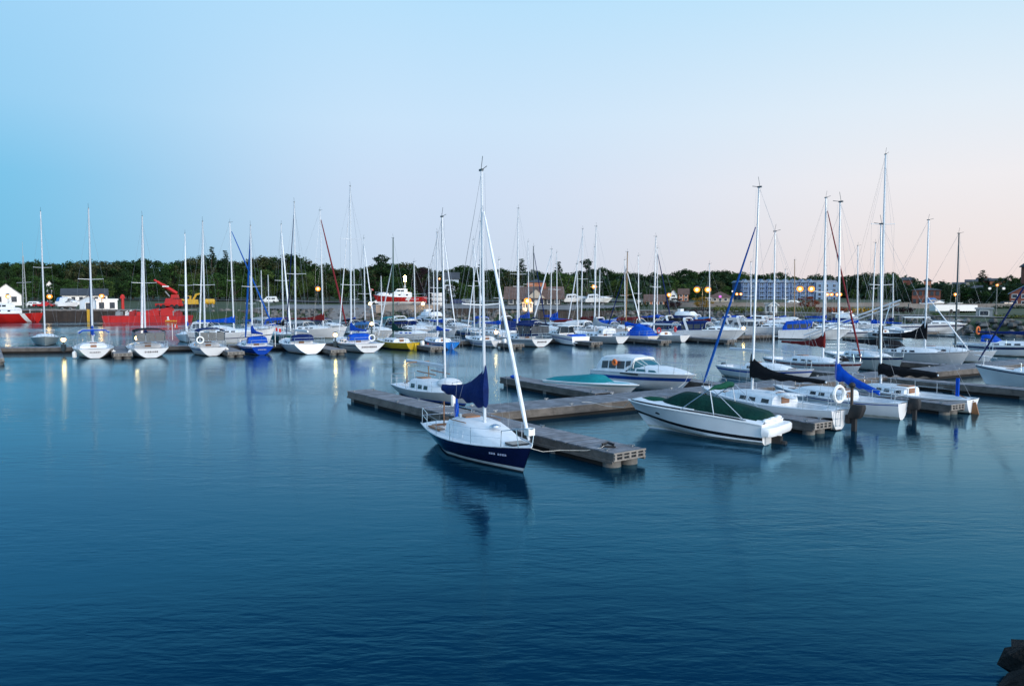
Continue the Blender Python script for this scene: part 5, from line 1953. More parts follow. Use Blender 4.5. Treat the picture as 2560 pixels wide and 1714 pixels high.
sail('white sailboat with a rounded stern towards the camera and blue cover on the right', G(2266, 848), (-.6, .8), 8.4, hull='gelcoat', boot='stained_gelcoat', cover='blue_canvas', mt=608, group=GC, cat='sailboat')
sail('sailboat with slim mast behind the blue sail cover on the right', G(2112, 826), (.6, -.8), 8, hull='gelcoat', boot='stained_gelcoat', cover='blue_canvas', mt=665, bow=True, group=GC, cat='sailboat')
# a lowered mast lying on crutches
ms = thing('lowered_mast', 'pair of long pale spars slanting up over the red striped sailboat', 'mast', (XA(2010, 70), 70, ZA(838, 70)))
m = MB()
dx, dz = XA(2250, 66) - XA(2010, 70), ZA(750, 66) - ZA(838, 70)
m.tube([(0, 0, 0), (dx, -4, dz)], .07, 7)
m.build('spar', 'aluminium', ms)
m = MB()
m.tube([(.1, .35, -.32), (dx + .1, -3.65, dz - .34)], .055, 7)
m.build('spar', 'aluminium', ms)
m = MB()
m.tube([(.6, 0, .1), (.6, 0, -1.2)], .05, 6)
m.tube([(dx * .9, -3.6, dz * .9), (dx * .72, -3.6, -1.6)], .05, 6)
m.build('crutch', 'steel', ms)

# ------------------------------------------------------------------ the inner rows by the shore
GI = 'small boats moored along the inner walkway'
inner = [
    ('p', 'cruiser with a teal canopy below the lifeboat', 1005, 832, (.5, -.86), 7.5, dict(top='teal_canvas', th=1.1)),
    ('p', 'white cruiser with light blue canopy right of the teal canopy', 1066, 833, (.5, -.86), 7.2, dict(top='light_blue_canvas')),
    ('p', 'white cruiser with a long pale top left of the dark mast boot', 1090, 842, (.8, -.6), 8.5, dict(top='white_canvas', arch=True)),
    ('p', 'white flybridge boat standing high behind the sky blue sailboat', 1150, 832, (.7, -.7), 10, dict(kind='fly', top='white_canvas', th=1.2)),
    ('p', 'small cruiser with a blue tent canopy left of the navy mast', 1232, 829, (.4, -.9), 7, dict(top='blue_canvas', th=1.15)),
    ('p', 'white cruiser with clear windows beside the small yellow sail', 1180, 838, (.75, -.66), 8, dict(top='white_canvas')),
    ('p', 'white cabin boat with navy hull just right of the furled white jib', 1290, 845, (-.5, .86), 7, dict(top='navy_canvas', stripe='navy_trim', sp=(.2, .5))),
    ('s', 'sailboat with a puffed blue sail cover below the pavilion lamp', 1352, 828, (.5, -.86), 8.6, dict(cover='blue_canvas', mt=605, chim=1.0, h1=.5)),
    ('s', 'sailboat with a long blue sail cover below the stored motorboats', 1424, 826, (.5, -.86), 8.6, dict(cover='blue_canvas', mt=632, h1=.5, chim=.6)),
    ('s', 'white sailboat with a dark stripe seen stern on below the pavilion', 1440, 834, (-.8, .6), 8.2, dict(cover='blue_canvas', mt=624, stripe='black_trim', sp=(.12, .22), jib='white_sailcloth', jibr=.11)),
    ('s', 'sailboat with twin pale masts and maroon canvas', 1502, 836, (-.5, .86), 8.8, dict(cover='maroon_canvas', mt=574, jib='white_sailcloth')),
    ('s', 'sailboat whose mast stands just right of the twin pale masts', 1520, 828, (.5, -.86), 8.2, dict(cover='maroon_canvas', mt=618)),
    ('s', 'sailboat with a navy dodger left of the wooden mast', 1560, 841, (-.7, .7), 8, dict(cover='navy_canvas', H=9.5, dodger='navy_canvas')),
    ('p', 'small cruiser with blue canvas behind the wooden mast', 1612, 832, (.6, -.8), 7, dict(top='blue_canvas')),
    ('s', 'sailboat with a navy furled jib and a blue bag at the foot of its mast', 1680, 827, (.5, -.86), 8.4, dict(cover='blue_canvas', mt=621, jib='navy_sailcloth', jibr=.09, chim=.5)),
    ('s', 'thin masted sailboat left of the green mast', 975, 842, (.5, -.86), 7.2, dict(cover=None, mt=690)),
    ('s', 'sailboat with a small mast left of the tall blue furled jib', 640, 838, (.5, -.86), 7, dict(cover='blue_canvas', mt=688)),
    ('s', 'sailboat with a short pale mast right of the bright blue hull', 668, 836, (.5, -.86), 7, dict(cover=None, mt=676)),
    ('s', 'sailboat with the shortest mast of the three behind the bright blue hull', 684, 833, (.5, -.86), 6.4, dict(cover=None, mt=687)),
    ('p', 'white cabin boat with blue windows behind the green sterned sailboat', 770, 834, (.9, -.4), 8, dict(top='blue_canvas')),
    ('p', 'low white runabout with a brown fabric top left of the maroon furled jib', 722, 830, (.9, -.4), 7.5, dict(top='grey_canvas')),
    ('p', 'white cruiser with a navy cover under the lifted blue sail cover', 862, 836, (.8, -.6), 7.5, dict(top='navy_canvas')),
    ('p', 'small white cruiser with a blue canopy at the stony bank below the yellow tree', 1700, 822, (.7, -.7), 7, dict(top='blue_canvas')),
    ('p', 'small motorboat with a dark top beside the white hut', 1960, 822, (.8, -.6), 7, dict(top='black_canvas')),
    ('s', 'slim white sailboat moored near the bank behind the twin pale spars', 2010, 828, (.6, -.8), 8, dict(cover='blue_canvas', H=10)),
    ('s', 'sailboat with a brown wooden mast in front of the red leaved tree', 2028, 826, (.5, -.86), 8, dict(cover=None, mt=650, spar='wood_spar')),
    ('s', 'white sailboat with navy boom cover behind the mast with the black boot', 2290, 838, (.6, -.8), 8, dict(cover='navy_canvas', H=9)),
    ('s', 'sailboat with pale mast behind the boat with two outboards', 1110, 836, (.5, -.86), 8, dict(cover=None, mt=640)),
    ('s', 'sailboat with a thin mast before the pavilion roof', 1366, 836, (.5, -.86), 8, dict(cover='navy_canvas', mt=617, jib='navy_sailcloth', spar='dark_aluminium')),
    ('p', 'white cruiser with black canvas nosed up left of the yellow sail bag', 1075, 848, (.8, -.6), 8, dict(top='black_canvas')),
    ('s', 'long white sailboat with small blue windows behind the sky blue sailboat', 1100, 852, (.85, -.5), 9, dict(cover='navy_canvas', mt=655, win='blue_trim')),
    ('p', 'white cruiser with a navy canopy right of the broad lettered transom', 1410, 847, (.8, -.6), 8, dict(top='navy_canvas')),
    ('p', 'white cruiser with a white top between the grey cover and the wooden mast', 1540, 847, (.8, -.6), 8.2, dict(top='white_canvas')),
    ('p', 'white cruiser with a blue canvas top right of the wooden mast', 1600, 845, (.8, -.6), 7.6, dict(top='blue_canvas', arch=True)),
    ('p', 'small white cruiser with a maroon top left of the twin pale masts', 1478, 840, (.7, -.7), 7, dict(top='maroon_canvas')),
    ('p', 'white cruiser with radar arch in front of the yellow timber pile', 1945, 836, (.85, -.5), 9, dict(top='grey_canvas', arch=True)),
    ('p', 'low white cruiser with a pale top behind the twin pale spars', 2075, 846, (.85, -.5), 9, dict(top='white_canvas')),
    ('p', 'white cruiser with a blue top behind the maroon furled jib on the right', 2130, 850, (.9, -.4), 9, dict(top='blue_canvas')),
    ('p', 'white cruiser tucked in behind the light blue canopy', 2065, 832, (.85, -.5), 8, dict(top='white_canvas')),
    ('p', 'white motorboat with a grey top left of the large navy striped sailboat', 820, 846, (.8, -.6), 7.5, dict(top='grey_canvas')),
    ('p', 'white motorboat with a light blue top right of the large navy striped sailboat', 985, 850, (.8, -.6), 7.2, dict(top='light_blue_canvas')),
    ('p', 'white motorboat with a black top beside the white furled jib', 915, 838, (.6, -.8), 7, dict(top='black_canvas')),
    ('s', 'white sailboat with navy stripe lying behind the grey sail cover', 1510, 852, (.85, -.5), 8.6, dict(cover='white_canvas', mt=660, stripe='navy_trim', sp=(.12, .22))),
    ('s', 'white sailboat lying behind the broad lettered transom', 1300, 851, (.7, -.7), 8.6, dict(cover='blue_canvas', mt=650)),
    ('p', 'white cruiser with a black top left of the white hut reflection', 1790, 838, (.85, -.5), 8.5, dict(top='black_canvas', arch=True)),
    ('s', 'white sailboat with a green sail cover below the orange brick shed', 1640, 838, (.6, -.8), 8, dict(cover='green_canvas', mt=640)),
    ('p', 'white cruiser with a light blue top right of the flybridge yacht', 1850, 832, (.85, -.5), 8, dict(top='light_blue_canvas', arch=True)),
    ('s', 'sailboat with a white jib between the wooden mast and the maroon bridge', 1605, 838, (.6, -.8), 8, dict(cover='white_canvas', mt=650, jib='white_sailcloth')),
    ('s', 'sailboat with a slim mast in front of the apartment block', 1925, 834, (.6, -.8), 8, dict(cover='blue_canvas', mt=655)),
    ('p', 'white cruiser with a maroon top below the right twin lamp', 2040, 842, (.85, -.5), 8.4, dict(top='maroon_canvas', arch=True)),
    ('p', 'white flybridge boat left of the navy striped cruiser near the bank', 2215, 834, (.8, -.6), 8.5, dict(kind='fly', top='navy_canvas')),
    ('s', 'white sailboat with a maroon cover just left of the apartment block', 1830, 840, (.7, -.7), 8.4, dict(cover='maroon_canvas', mt=660)),
    ('p', 'white cruiser with a green top below the pavilion roof', 1385, 836, (.7, -.7), 7.4, dict(top='green_canvas')),
    ('p', 'white cruiser with a black top in front of the pavilion porch', 1340, 838, (.7, -.7), 7.4, dict(top='black_canvas', arch=True)),
    ('s', 'sailboat with a short mast left of the lifeboat wall', 905, 834, (.5, -.86), 7.4, dict(cover='blue_canvas', mt=672)),
    ('s', 'sailboat with a short mast right of the lifeboat wall', 1095, 832, (.5, -.86), 7.4, dict(cover='green_canvas', mt=668)),
    ('p', 'white cruiser with a cream top moored before the stony bank on the left', 590, 846, (.9, -.4), 7.6, dict(top='white_canvas')),
]
for kd, lab, px, py, hd, L, kw in inner:
    if kd == 's':
        sail(lab, G(px, py), hd, L, bow=hd[1] < 0, det=0, boot='stained_gelcoat', group=GI, **kw)
    else:
        power(lab, G(px, py), hd, L, bow=hd[1] < 0, group=GI, **kw)


# ------------------------------------------------------------------ loose things on boats and docks
def ringbuoy(label, p, mt, axis_rz, r=.30, name='life_ring'):
    m = MB()
    m.ring((0, 0, 0), r, .075)
    o = m.build(name, mt)
    o.location = p
    o.rotation_euler = (0, 0, axis_rz)
    return tag(o, label, 'life ring', 'life rings hung on stern rails')


def on_boat(st, hd, x, y, z):
    q = hypot(*hd)
    a, b_ = hd[0] / q, hd[1] / q
    return (st[0] + a * x - b_ * y, st[1] + b_ * x + a * y, z)


AE = atan2(.866, -.5)
ringbuoy('white horseshoe ring on the stern rail of the black covered sailboat with the ladder', on_boat((14.2, 33.4), (-.53, .85), -.06, .30, 1.62), 'white_plastic', atan2(.85, -.53), .34)
ringbuoy('white life ring on the stern rail of the large navy striped sailboat', on_boat(G(925, 883), HE, -.05, -.2, 1.55), 'white_plastic', AE)
ringbuoy('white life ring beside the dark blue bimini of the fourth stern', on_boat(G(534, 891), HE, .1, 1.15, 1.6), 'white_plastic', AE)
ringbuoy('red life ring on the last sailboat of the stern row', on_boat(G(1713, 856), (-.62, .785), .5, 1.3, 1.65), 'red_paint', AE + .5)
ringbuoy('red life ring on the stern of the sailboat with the blue tarpaulin', on_boat(G(1634, 857), (-.62, .785), .1, -1.05, 1.5), 'red_paint', AE)
ringbuoy('orange horseshoe buoy on the stern of the double striped sailboat at the right edge', (46.0, 77.0, 2.35), 'orange_plastic', -.9, .36)
ringbuoy('small orange ring on the canvas side of the cream topped cruiser', on_boat((10.7 - 7.7 * .6, 45.3 + 7.7 * .8), (.6, -.8), 2.2, -1.18, 1.62), 'orange_plastic', atan2(-.8, .6) + pi / 2, .15)


def fender(label, p, r=.12, mt='white_plastic'):
    m = MB()
    m.loft([[(q * r * cos(a * pi / 4), q * r * sin(a * pi / 4), z) for a in range(8)] for z, q in ((-.32, .3), (-.27, .85), (-.18, 1), (.18, 1), (.27, .85), (.32, .3), (.40, .12))])
    o = m.build('fender', mt)
    o.location = p
    return tag(o, label, 'fender', 'fenders hung along the hulls')


st2, st3 = G(238, 897), G(379, 896)
fender('white fender on the left quarter of the blue framed sailboat', on_boat(st2, HE, 1.6, 1.62, .35), .2)
fender('white fender on the right quarter of the blue framed sailboat', on_boat(st2, HE, 1.2, -1.58, .35), .2)
fender('white fender on the left side of the dark canopy sailboat', on_boat(st3, HE, 1.4, 1.66, .45), .2)
fender('round white fender between the small pale sailboat and the dock', on_boat((.0, 0), (1, 0), -2.9, 38.4, .62), .13)
fender('white fender on the right side of the dark blue bimini sailboat', on_boat(G(534, 891), HE, 1.0, -1.4, .4), .17)

# mooring lines and a power cable lying on the boards
for lab, pts in (('pale mooring line from the navy sailboat bow to the end of the front dock', [(.62, 25.4, .82), (1.05, 26.2, .55), (1.7, 27.2, .40), (2.6, 26.9, .45), (3.1, 26.75, .58), (3.2, 26.9, .62)]),
                 ('pale mooring line sagging from the green covered powerboat to the walkway', [(5.35, 34.9, 1.15), (5.2, 36.2, .62), (4.6, 37.4, .5), (3.9, 38.0, .6), (3.4, 37.9, .64)]),
                 ('mooring line from the cream topped cruiser to the walkway', [(10.3, 45.4, 1.15), (9.9, 44.6, .8), (9.4, 43.9, .62)])):
    m = MB()
    m.tube(pts, .009, 5)
    tag(m.build('mooring_line', 'rope'), lab, 'rope', 'mooring lines')
m = MB()
m.box((0, 0, .03), (.5, .3, .05))
m.tube([(-.2, 0, .1), (0, .1, .14), (.2, -.05, .1)], .05, 6)
o = m.build('coiled_rope', 'black_trim')
o.location = (3.35, 27.0, .55)
tag(o, 'dark coiled rope beside the end cleat of the front dock', 'rope')
m = MB()
m.ball((0, 0, .12), (.28, .2, .12), 0, 10, 6)
o = m.build('folded_cloth', 'blue_canvas')
o.location = (.15, 49.4, .55)
tag(o, 'small blue cloth bundle on the short dock arm', 'cloth')
m = MB()
m.loft([[(.16 * q * cos(a * pi / 4), .16 * q * sin(a * pi / 4), z) for a in range(8)] for z, q in ((-.3, .3), (-.2, .9), (.15, 1), (.4, .6), (.55, .25))])
o = m.build('marker_buoy', 'red_paint')
g = G(1070, 871)
o.location = (g[0], g[1], .05)
tag(o, 'small red buoy at the dock arm right of the yellow sailboat', 'buoy')

# ------------------------------------------------------------------ coast guard craft, crane and shore vehicles


def band(h, t0, t1, sh, mt, root, name='hull_band', off=.02, zlow=.1):
    m = MB()
    for sg in (1, -1):
        vs = []
        for k in range(6):
            u = k / 5
            for tt in (t0, t1):
                t = tt + sh * u
                z = zlow + (h.sheer(t) - zlow - .02) * u
                x, y = h.at(t, z)
                vs += [(x, (y + off) * sg, z), (x, (y - .03) * sg, z)]
        fs = []
        for k in range(5):
            a = 4 * k
            fs += [(a, a + 2, a + 6, a + 4), (a + 1, a + 5, a + 7, a + 3), (a, a + 4, a + 5, a + 1), (a + 2, a + 3, a + 7, a + 6)]
        m.add(vs, fs)
    m.build(name, mt, root, smooth=False)


def patrol(label, st, hd, L, z=0., fb=2.2, B=4, stripe=(.60, .68), cradle=False, lamps=False, sh=.05, low=True):
    q = hypot(*hd)
    root = thing('patrol_boat', label, 'rescue boat', (st[0], st[1], z), atan2(hd[1], hd[0]), 'red and white rescue craft')
    h = Hull(L, B, fb, fb * .78, fb * .72, sw=.88, rake=L * .12, over=0, D=.5, pw=2.4)
    h.build(root, ['red_paint', 'white_paint', 'white_paint' if cradle else 'red_paint', 'pale_grey_gelcoat' if cradle else 'red_paint', 'red_paint'], None, boot=(.1, .55) if cradle else (.05, .15))
    h.deck(root, 'pale_grey_gelcoat')
    band(h, stripe[0], stripe[1], sh, 'white_paint', root, zlow=.55 if cradle else .1)
    X = lambda t: h.edge(t)[0]
    m = MB()
    zz = fb * .74
    rg = shell(m, [(X(.28), zz, 1.1, B * .32), (X(.30), zz, 1.2, B * .33), (X(.58), zz, 1.2, B * .32), (X(.66), zz, .9, B * .28), (X(.72), zz, .1, B * .26)])
    c = m.build('deckhouse', 'white_paint', root)
    m = MB()
    rg2 = shell(m, [(X(.36), zz + 1.15, .9, B * .22), (X(.40), zz + 1.15, 1.0, B * .24), (X(.54), zz + 1.15, .95, B * .23), (X(.60), zz + 1.15, .1, B * .2)])
    w_ = m.build('wheelhouse', 'white_paint', root)
    m = MB()
    side_panel(m, rg2, 1, .05, 1, .45, .35, .9)
    side_panel(m, rg2, 1, .55, 1, .95, .35, .9)
    side_panel(m, rg, 1, .1, 1, .25, .4, .8)
    side_panel(m, rg, 1, .6, 1, .75, .4, .8)
    m.build('window', 'tinted_glass', w_)
    m = MB()
    m.tube([(X(.40), 0, zz + 2.0), (X(.39), 0, zz + 5.2)], [.09, .05], 6)
    m.tube([(X(.40), -.9, zz + 3.2), (X(.40), .9, zz + 3.2)], .05, 5)
    m.box((X(.40), 0, zz + 2.7), (.5, .9, .25))
    m.build('radar_mast', 'white_paint', root)
    m = MB()
    for sg in (1, -1):
        m.tube([(X(t), h.edge(t)[1] * sg * .95, h.sheer(t) + .8) for t in (.02, .2, .4, .6, .8, .95)], .03, 4)
        for t in (.02, .2, .4, .6, .8, .95):
            m.tube([(X(t), h.edge(t)[1] * sg * .95, h.sheer(t)), (X(t), h.edge(t)[1] * sg * .95, h.sheer(t) + .8)], .025, 4)
    m.build('railing', 'steel', root)
    if cradle:
        m = MB()
        for x in (L * .2, L * .5, L * .8):
            m.box((x, 0, -.7), (.5, B * .8, .5))
            for sg in (1, -1):
                m.box((x, sg * B * .36, -.2), (.3, .3, 1.4))
        m.build('cradle', 'grey_metal', root)
        m = MB()
        m.ball((X(.90) - 1.2, 0, fb * .95), (1.7, .9, .75), 0, 12, 8)
        m.build('covered_dinghy', 'white_canvas', root)
    if lamps:
        for z_ in (zz + 4.3, zz + 5.1):
            m = MB()
            m.ball((X(.39) + .12, -.15, z_), .36, 0, 10, 6)
            m.build('mast_light', 'warm_white_glow', root)
    return root


Yl = 200
patrol('red and white lifeboat stored on land behind a pale wall', (XA(1066, Yl), Yl), (-1, 0.0), 13.6, z=ZA(759, Yl), fb=2.3, B=4.4, stripe=(.34, .42), cradle=True, lamps=True, sh=-.08)
patrol('red and white patrol boat cut by the left edge at the quay', (XA(94, 167), 167), (-1, .02), 15, fb=2.6, B=4.4, stripe=(.06, .13), sh=.04)
m = MB()
xx = XA(56, 168)
for k in range(4):
    a = k * pi / 2
    m.tube([(xx + .5 * cos(a), 169 + .5 * sin(a), 3), (xx + .1 * cos(a), 169 + .1 * sin(a), ZA(640, 168))], .05, 4)
for k in range(9):
    z = 4 + k * 1.1
    q = .5 - .4 * (z - 3) / 12
    m.ring((xx, 169, z), q, .04, 'z', n=4, m=4)
m.tube([(xx, 169, ZA(642, 168)), (xx, 169, ZA(603, 168))], [.05, .02], 4)
m.tube([(xx - 1.6, 169, ZA(707, 168)), (xx + 1.6, 169, ZA(705, 168))], .07, 5)
tag(m.build('lattice_mast', 'grey_metal'), 'grey lattice mast with crossbar standing over the left patrol boat', 'mast')
# red barge
Yb = 166
xb0, xb1 = XA(254, Yb), XA(455, Yb)
br = thing('work_barge', 'long red work barge loaded with gear along the left shore', 'barge', (xb0, Yb, 0), 0)
Lb = xb1 - xb0
m = MB()
m.prism([(0, 1.35), (Lb, 1.35), (Lb - .5, -.4), (.5, -.4)], 0, 6)
for i in range(14):
    m.box((Lb * (i + .5) / 14, -.03, .62), (.18, .12, 1.5))
m.build('hull', 'red_paint', br, smooth=False)
m = MB()
m.box((Lb / 2, 3, 1.39), (Lb - .3, 5.7, .06))
m.build('deck', 'dark_red_paint', br, smooth=False)
rr = random.Random(4)
for nm, mt_, items in (('deck_house', 'red_paint', ((.62, 2.2, 1.2), (.78, 2.6, 1.5), (.70, 3, .9), (.5, 3.4, .8))), ('cargo_box', 'dark_red_paint', ((.35, 1.2, .9), (.90, 1.4, .8), (.57, 1.2, 1.1))), ('winch', 'white_plastic', ((.25, .9, .7), (.30, .6, .9), (.44, .8, .6))), ('tank', 'grey_metal', ((.15, 1.1, .8), (.84, .8, 1.0)))):
    for u, w_, hh in items:
        m = MB()
        m.box((Lb * u, 2.4 + rr.uniform(-1, 1), 1.42 + hh / 2), (w_, 1.3, hh), taper=.9)
        m.tube([(Lb * u - w_ * .3, 2.2, 1.42 + hh), (Lb * u + w_ * .3, 2.2, 1.42 + hh + .25)], .12, 7)
        m.build(nm, mt_, br)
m = MB()
m.box((Lb * .83, -.10, .95), (.28, .04, .62))
m.box((Lb * .83 - .2, -.10, 1.12), (.16, .04, .12))
m.box((Lb * .83, -.10, .60), (.62, .04, .12))
m.build('hull_number', 'white_paint', br, smooth=False)
m = MB()
for i in range(8):
    m.box((Lb * .80 + i * .32, -.10, .32), (.22, .04, .26))
m.build('name_lettering', 'yellow_paint', br, smooth=False)
# red crane
Yk = 196
xk, zk = XA(424, Yk), gz(XA(424, Yk), Yk)
cr = thing('mobile_crane', 'red mobile crane with its boom raised to the left', 'crane', (xk, Yk, zk), 0)
m = MB()
m.box((0, 0, 1.0), (6.0, 2.4, .6))
m.box((1.9, 0, 1.8), (1.9, 2.3, 1.3), taper=.88)
m.build('carrier', 'red_paint', cr, smooth=False)
m = MB()
for x in (-2.2, -.9, 1.2, 2.4):
    for sg in (1, -1):
        m.tube([(x, sg * 1.25, .55), (x, sg * .95, .55)], .55, 12)
m.build('wheel', 'rubber', cr)
m = MB()
m.box((.3, 0, 1.95), (2.2, 2.0, 1.3), taper=.75)
m.box((1.5, 0, 3.1), (1.8, 1.2, .9), taper=.8)
m.build('turret', 'red_paint', cr, smooth=False)
m = MB()
tip = (XA(388, Yk) - xk, ZA(700, Yk) - zk)
for a, b_, w_ in ((0, .62, .46), (.5, .86, .36), (.8, 1, .27)):
    p0, p1 = Vector((2.0, 0, 3.8)), Vector((tip[0], 0, tip[1]))
    u, v = p0.lerp(p1, a), p0.lerp(p1, b_)
    m.tube([u, v], w_, 4)
m.build('boom', 'red_paint', cr, smooth=False)
m = MB()
m.box(((tip[0] + 2) / 2 + .25, -.55, (tip[1] + 3.8) / 2 + .1), (1.6, .06, .3))
m.build('boom_marking', 'white_paint', cr, smooth=False)
m = MB()
m.tube([(.2, 0, 3.0), (-.9, 0, ZA(728, Yk) - zk)], .16, 7)
m.build('lift_cylinder', 'grey_metal', cr)
# yellow digger arm and tank
Yd = 204
xd = XA(478, Yd)
dg = thing('excavator', 'yellow excavator with a bent arm right of the red crane', 'excavator', (xd, Yd, gz(xd, Yd)), 0)
m = MB()
for sg in (1, -1):
    m.loft([[(x, sg * 1.0 + a, z) for a in (-.3, .3)] + [(x, sg * 1.0 + .3, z + .02), (x, sg * 1.0 - .3, z + .02)] for x, z in ((-1.6, .4), (1.6, .4))])
    m.box((0, sg * 1.0, .4), (3.4, .6, .8))
m.build('track', 'rubber', dg)
m = MB()
m.box((.2, 0, 1.5), (2.8, 2.3, 1.2), taper=.92)
m.box((-.7, .5, 2.5), (1.1, 1.1, 1.2), taper=.85)
m.build('cab', 'yellow_paint', dg)
m = MB()
m.box((-.7, -.07, 2.6), (.8, .06, .7))
m.build('window', 'tinted_glass', dg)
m = MB()
m.tube([(.6, -.3, 1.8), (1.6, -.3, ZA(736, Yd) - dg.location.z), (2.6, -.3, ZA(734, Yd) - dg.location.z)], [.26, .30, .2], 6)
m.tube([(-.9, -.3, 1.7), (-2.2, -.3, 2.1), (-3.6, -.3, .6)], [.24, .26, .18], 6)
m.build('arm', 'yellow_paint', dg)
Yt = 206
o = thing('fuel_tank', 'yellow tank on a stand right of the yellow excavator', 'tank', (XA(526, Yt), Yt, gz(XA(526, Yt), Yt)))
m = MB()
m.tube([(-1.15, 0, 1.5), (-1.05, 0, 1.5), (1.05, 0, 1.5), (1.15, 0, 1.5)], [.6, .75, .75, .6], 14)
m.build('tank_shell', 'yellow_paint', o)
m = MB()
for x in (-.8, .8):
    m.box((x, 0, .4), (.2, 1.2, 1.2))
m.build('stand', 'grey_metal', o)
# red channel marker
o = thing('channel_marker', 'red post marker standing between the boathouse and the crane', 'marker', (XA(308, 182), 182, gz(XA(308, 182), 182)))
m = MB()
m.tube([(0, 0, 0), (0, 0, ZA(736, 182) - o.location.z)], [.35, .30], 8)
m.build('post', 'red_paint', o)
m = MB()
m.box((0, 0, ZA(742, 182) - o.location.z), (.9, .7, .7), taper=.7)
m.build('marker_head', 'red_paint', o)


def car(label, px, Y, rz, body, kind='car', L=4.4, group='cars parked along the shore road', dz=0.):
    x = XA(px, Y)
    o = thing({'van': 'parked_van', 'pickup': 'parked_pickup'}.get(kind, 'parked_car'), label, kind, (x, Y, gz(x, Y) + dz), rz, group)
    H = 1.9 if kind == 'van' else 1.45
    m = MB()
    h2 = .85
    m.loft([[(x_, a * .88, z0) for a in (-1, 1)] + [(x_, .84, z1), (x_, -.84, z1)] for x_, z0, z1 in ((-L / 2, .35, .75), (-L / 2 + .1, .3, h2), (L / 2 - .9, .3, h2), (L / 2 - .05, .32, .72), (L / 2, .4, .6))])
    m.build('body', body, o)
    m = MB()
    ca = (-L / 2 + .25, -L / 2 + .5, L * .12, L * .30) if kind != 'pickup' else (-.4, -.3, L * .15, L * .28)
    rg = shell(m, [(ca[0], h2 - .02, .05, .80), (ca[1], h2 - .02, H - h2, .74), (ca[2], h2 - .02, H - h2, .74), (ca[3], h2 - .02, .05, .80)])
    c = m.build('cabin', body, o)
    m = MB()
    side_panel(m, rg, 1, .05, 1, .46, .25, .85)
    side_panel(m, rg, 1, .54, 1, .95, .25, .85)
    m.box(((ca[2] + ca[3]) / 2 + .02, 0, (H + h2) / 2), (.05, 1.2, (H - h2) * .6))
    m.build('window', 'tinted_glass', c)
    for x_ in (-L * .31, L * .31):
        for sg in (1, -1):
            m = MB()
            m.tube([(x_, sg * .90, .32), (x_, sg * .68, .32)], .32, 12)
            m.build('wheel', 'rubber', o)
    m = MB()
    for sg in (1, -1):
        m.box((L / 2 - .02, sg * .6, .62), (.06, .3, .14))
    m.build('headlight', 'white_plastic', o)
    return o


car('white van parked on the grass behind the gravel lot', 674, 236, pi, 'white_paint', 'van', 5.2)
car('red pickup parked between the left lamps', 112, 205, 0, 'red_paint', 'pickup', 5.2)
car('white car left of the red pickup at the far left shore', 92, 206, .1, 'white_paint')
car('dark car parked right of the lifeboat', 1145, 226, 0, 'navy_trim')
car('grey car parked left of the pavilion', 1170, 228, 0, 'grey_metal')
car('white car on the slope above the lifeboat cabin', 948, 236, pi, 'white_paint')
car('white car on the road in front of the apartment block', 1985, 216, 0, 'white_paint')
car('pale car parked below the brick house on the right', 2335, 196, 0, 'pale_grey_gelcoat')
car('white car far up the slope road on the right', 2430, 240, .2, 'white_paint')
car('dark car in front of the white and brick house', 2522, 182, 0, 'black_trim')


def stored(label, px, Y, hd, L, top=None, z=None, **kw):
    x = XA(px, Y)
    zz = gz(x, Y) + .7 if z is None else z
    o, _ = power(label, (x, Y), hd, L, group='boats stored on land', top=top, **kw)
    o.location.z = zz
    m = MB()
    for a in (.22, .62):
        m.box((L * a, 0, -.55), (.3, 1.7, .35))
        for sg in (1, -1):
            m.tube([(L * a, sg * .85, -.5), (L * a, sg * .6, -.5)], .3, 10)
    m.build('trailer', 'grey_metal', o)
    return o


stored('white motorboat stored on land at the left of the pair below the trees', 1410, 215, (1, 0), 7, 'white_canvas')
stored('white motorboat with sharp bow stored on land right of its neighbour', 1463, 213, (1, -.05), 7.4, 'white_canvas')
stored('white boat wrapped in plastic beside the boathouse', 150, 176, (1, 0), 4.6, 'white_canvas', th=1.1, vinyl=False, z=3.2)
stored('blue covered boat on the shore left of the boathouse', 143, 204, (1, 0), 4.5, 'light_blue_canvas', th=.9, vinyl=False)
stored('white motorboat stored above the road on the right', 2312, 186, (1, 0), 4.6, 'light_blue_canvas', z=ZA(766, 186))
stored('small white boat on a trailer right of the stored boat on the road', 2366, 186, (1, 0), 3.8, None, z=ZA(767, 186), kind='bowrider')
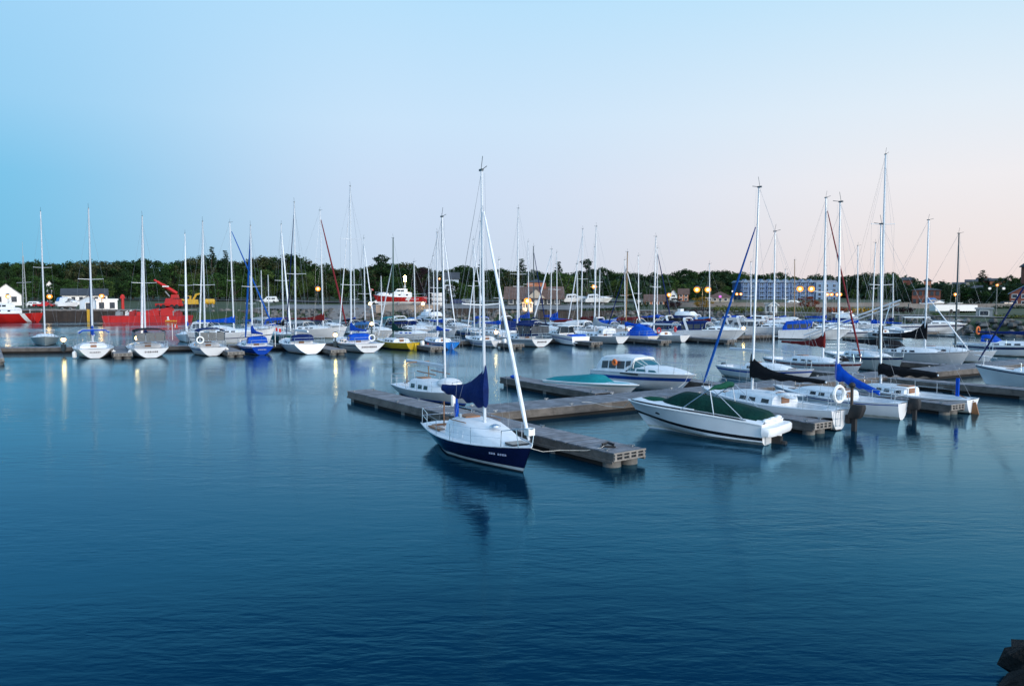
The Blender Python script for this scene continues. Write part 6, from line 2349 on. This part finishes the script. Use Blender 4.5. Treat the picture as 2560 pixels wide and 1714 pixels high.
# stacked upturned boats
for i, (lab, y) in enumerate((('lowest white boat hull of the stack right of the lifeboat', 764), ('middle white boat hull of the stack right of the lifeboat', 752), ('topmost white boat hull of the stack right of the lifeboat', 741))):
    Ys = 202
    h = Hull(3.3, 1.5, .95, .9, .9, sw=.8, D=.1, rake=.3, over=0)
    o = thing('stacked_boat', lab, 'boat', (XA(1080, Ys), Ys, ZA(y, Ys)), 0, 'stacked white boats')
    h.build(o, ['white_paint'] * 5)
    h.deck(o, 'pale_grey_gelcoat')
# white service trailer below the warehouse
o = thing('box_trailer', 'long white box trailer below the brick warehouse', 'trailer', (XA(2382, 150), 150, gz(XA(2382, 150), 150)))
m = MB()
m.box((0, 0, .95), (8.0, 2.3, 1.15))
m.build('box', 'white_paint', o, smooth=False)
m = MB()
for x in (-1, .3):
    m.tube([(x, -1.2, .35), (x, -.9, .35)], .35, 12)
m.build('wheel', 'rubber', o)
# slipway stack of yellow timber
o = thing('timber_stack', 'pile of yellow timber on the bank left of the small white hut', 'timber', (XA(1915, 150), 150, gz(XA(1915, 150), 150)))
for i in range(4):
    m = MB()
    m.box((-.3 * i + .5, 0, .15 + .28 * i), (3.4 - .4 * i, 1.6 - .2 * i, .24))
    m.build('timber_layer', 'yellow_paint', o, smooth=False)
# flags
for lab, px, py, Y, hh in (('red and white flag on a stern left of the dark blue bimini', 430, 815, 84, 1.5), ('red and white flag on a pole left of the lifeboat', 929, 724, 205, 4.5), ('small red flag at the stern of the bright blue sailboat', 687, 825, 76, 1.6), ('red and white flag in front of the right shore hedge', 2122, 779, 120, 2.2)):
    x, z = XA(px, Y), ZA(py, Y)
    o = thing('flag', lab, 'flag', (x, Y, z - hh), 0, 'flags')
    m = MB()
    m.tube([(0, 0, 0), (0, 0, hh + .3)], .03, 5)
    m.build('flagpole', 'white_paint', o)
    m = MB()
    n = 6
    rows = [[(.06 + .5 * k / n, .08 * sin(k * 1.3), hh + .25 - .12 * k / n), (.06 + .5 * k / n, .08 * sin(k * 1.3) + .015, hh + .25 - .12 * k / n), (.06 + .5 * k / n, .08 * sin(k * 1.3) + .015, hh - .08 - .15 * k / n), (.06 + .5 * k / n, .08 * sin(k * 1.3), hh - .08 - .15 * k / n)] for k in range(n + 1)]
    m.loft(rows[:3], 0)
    m.loft(rows[2:5], 1)
    m.loft(rows[4:], 0)
    m.build('cloth', ['red_paint', 'white_paint'], o, smooth=False)
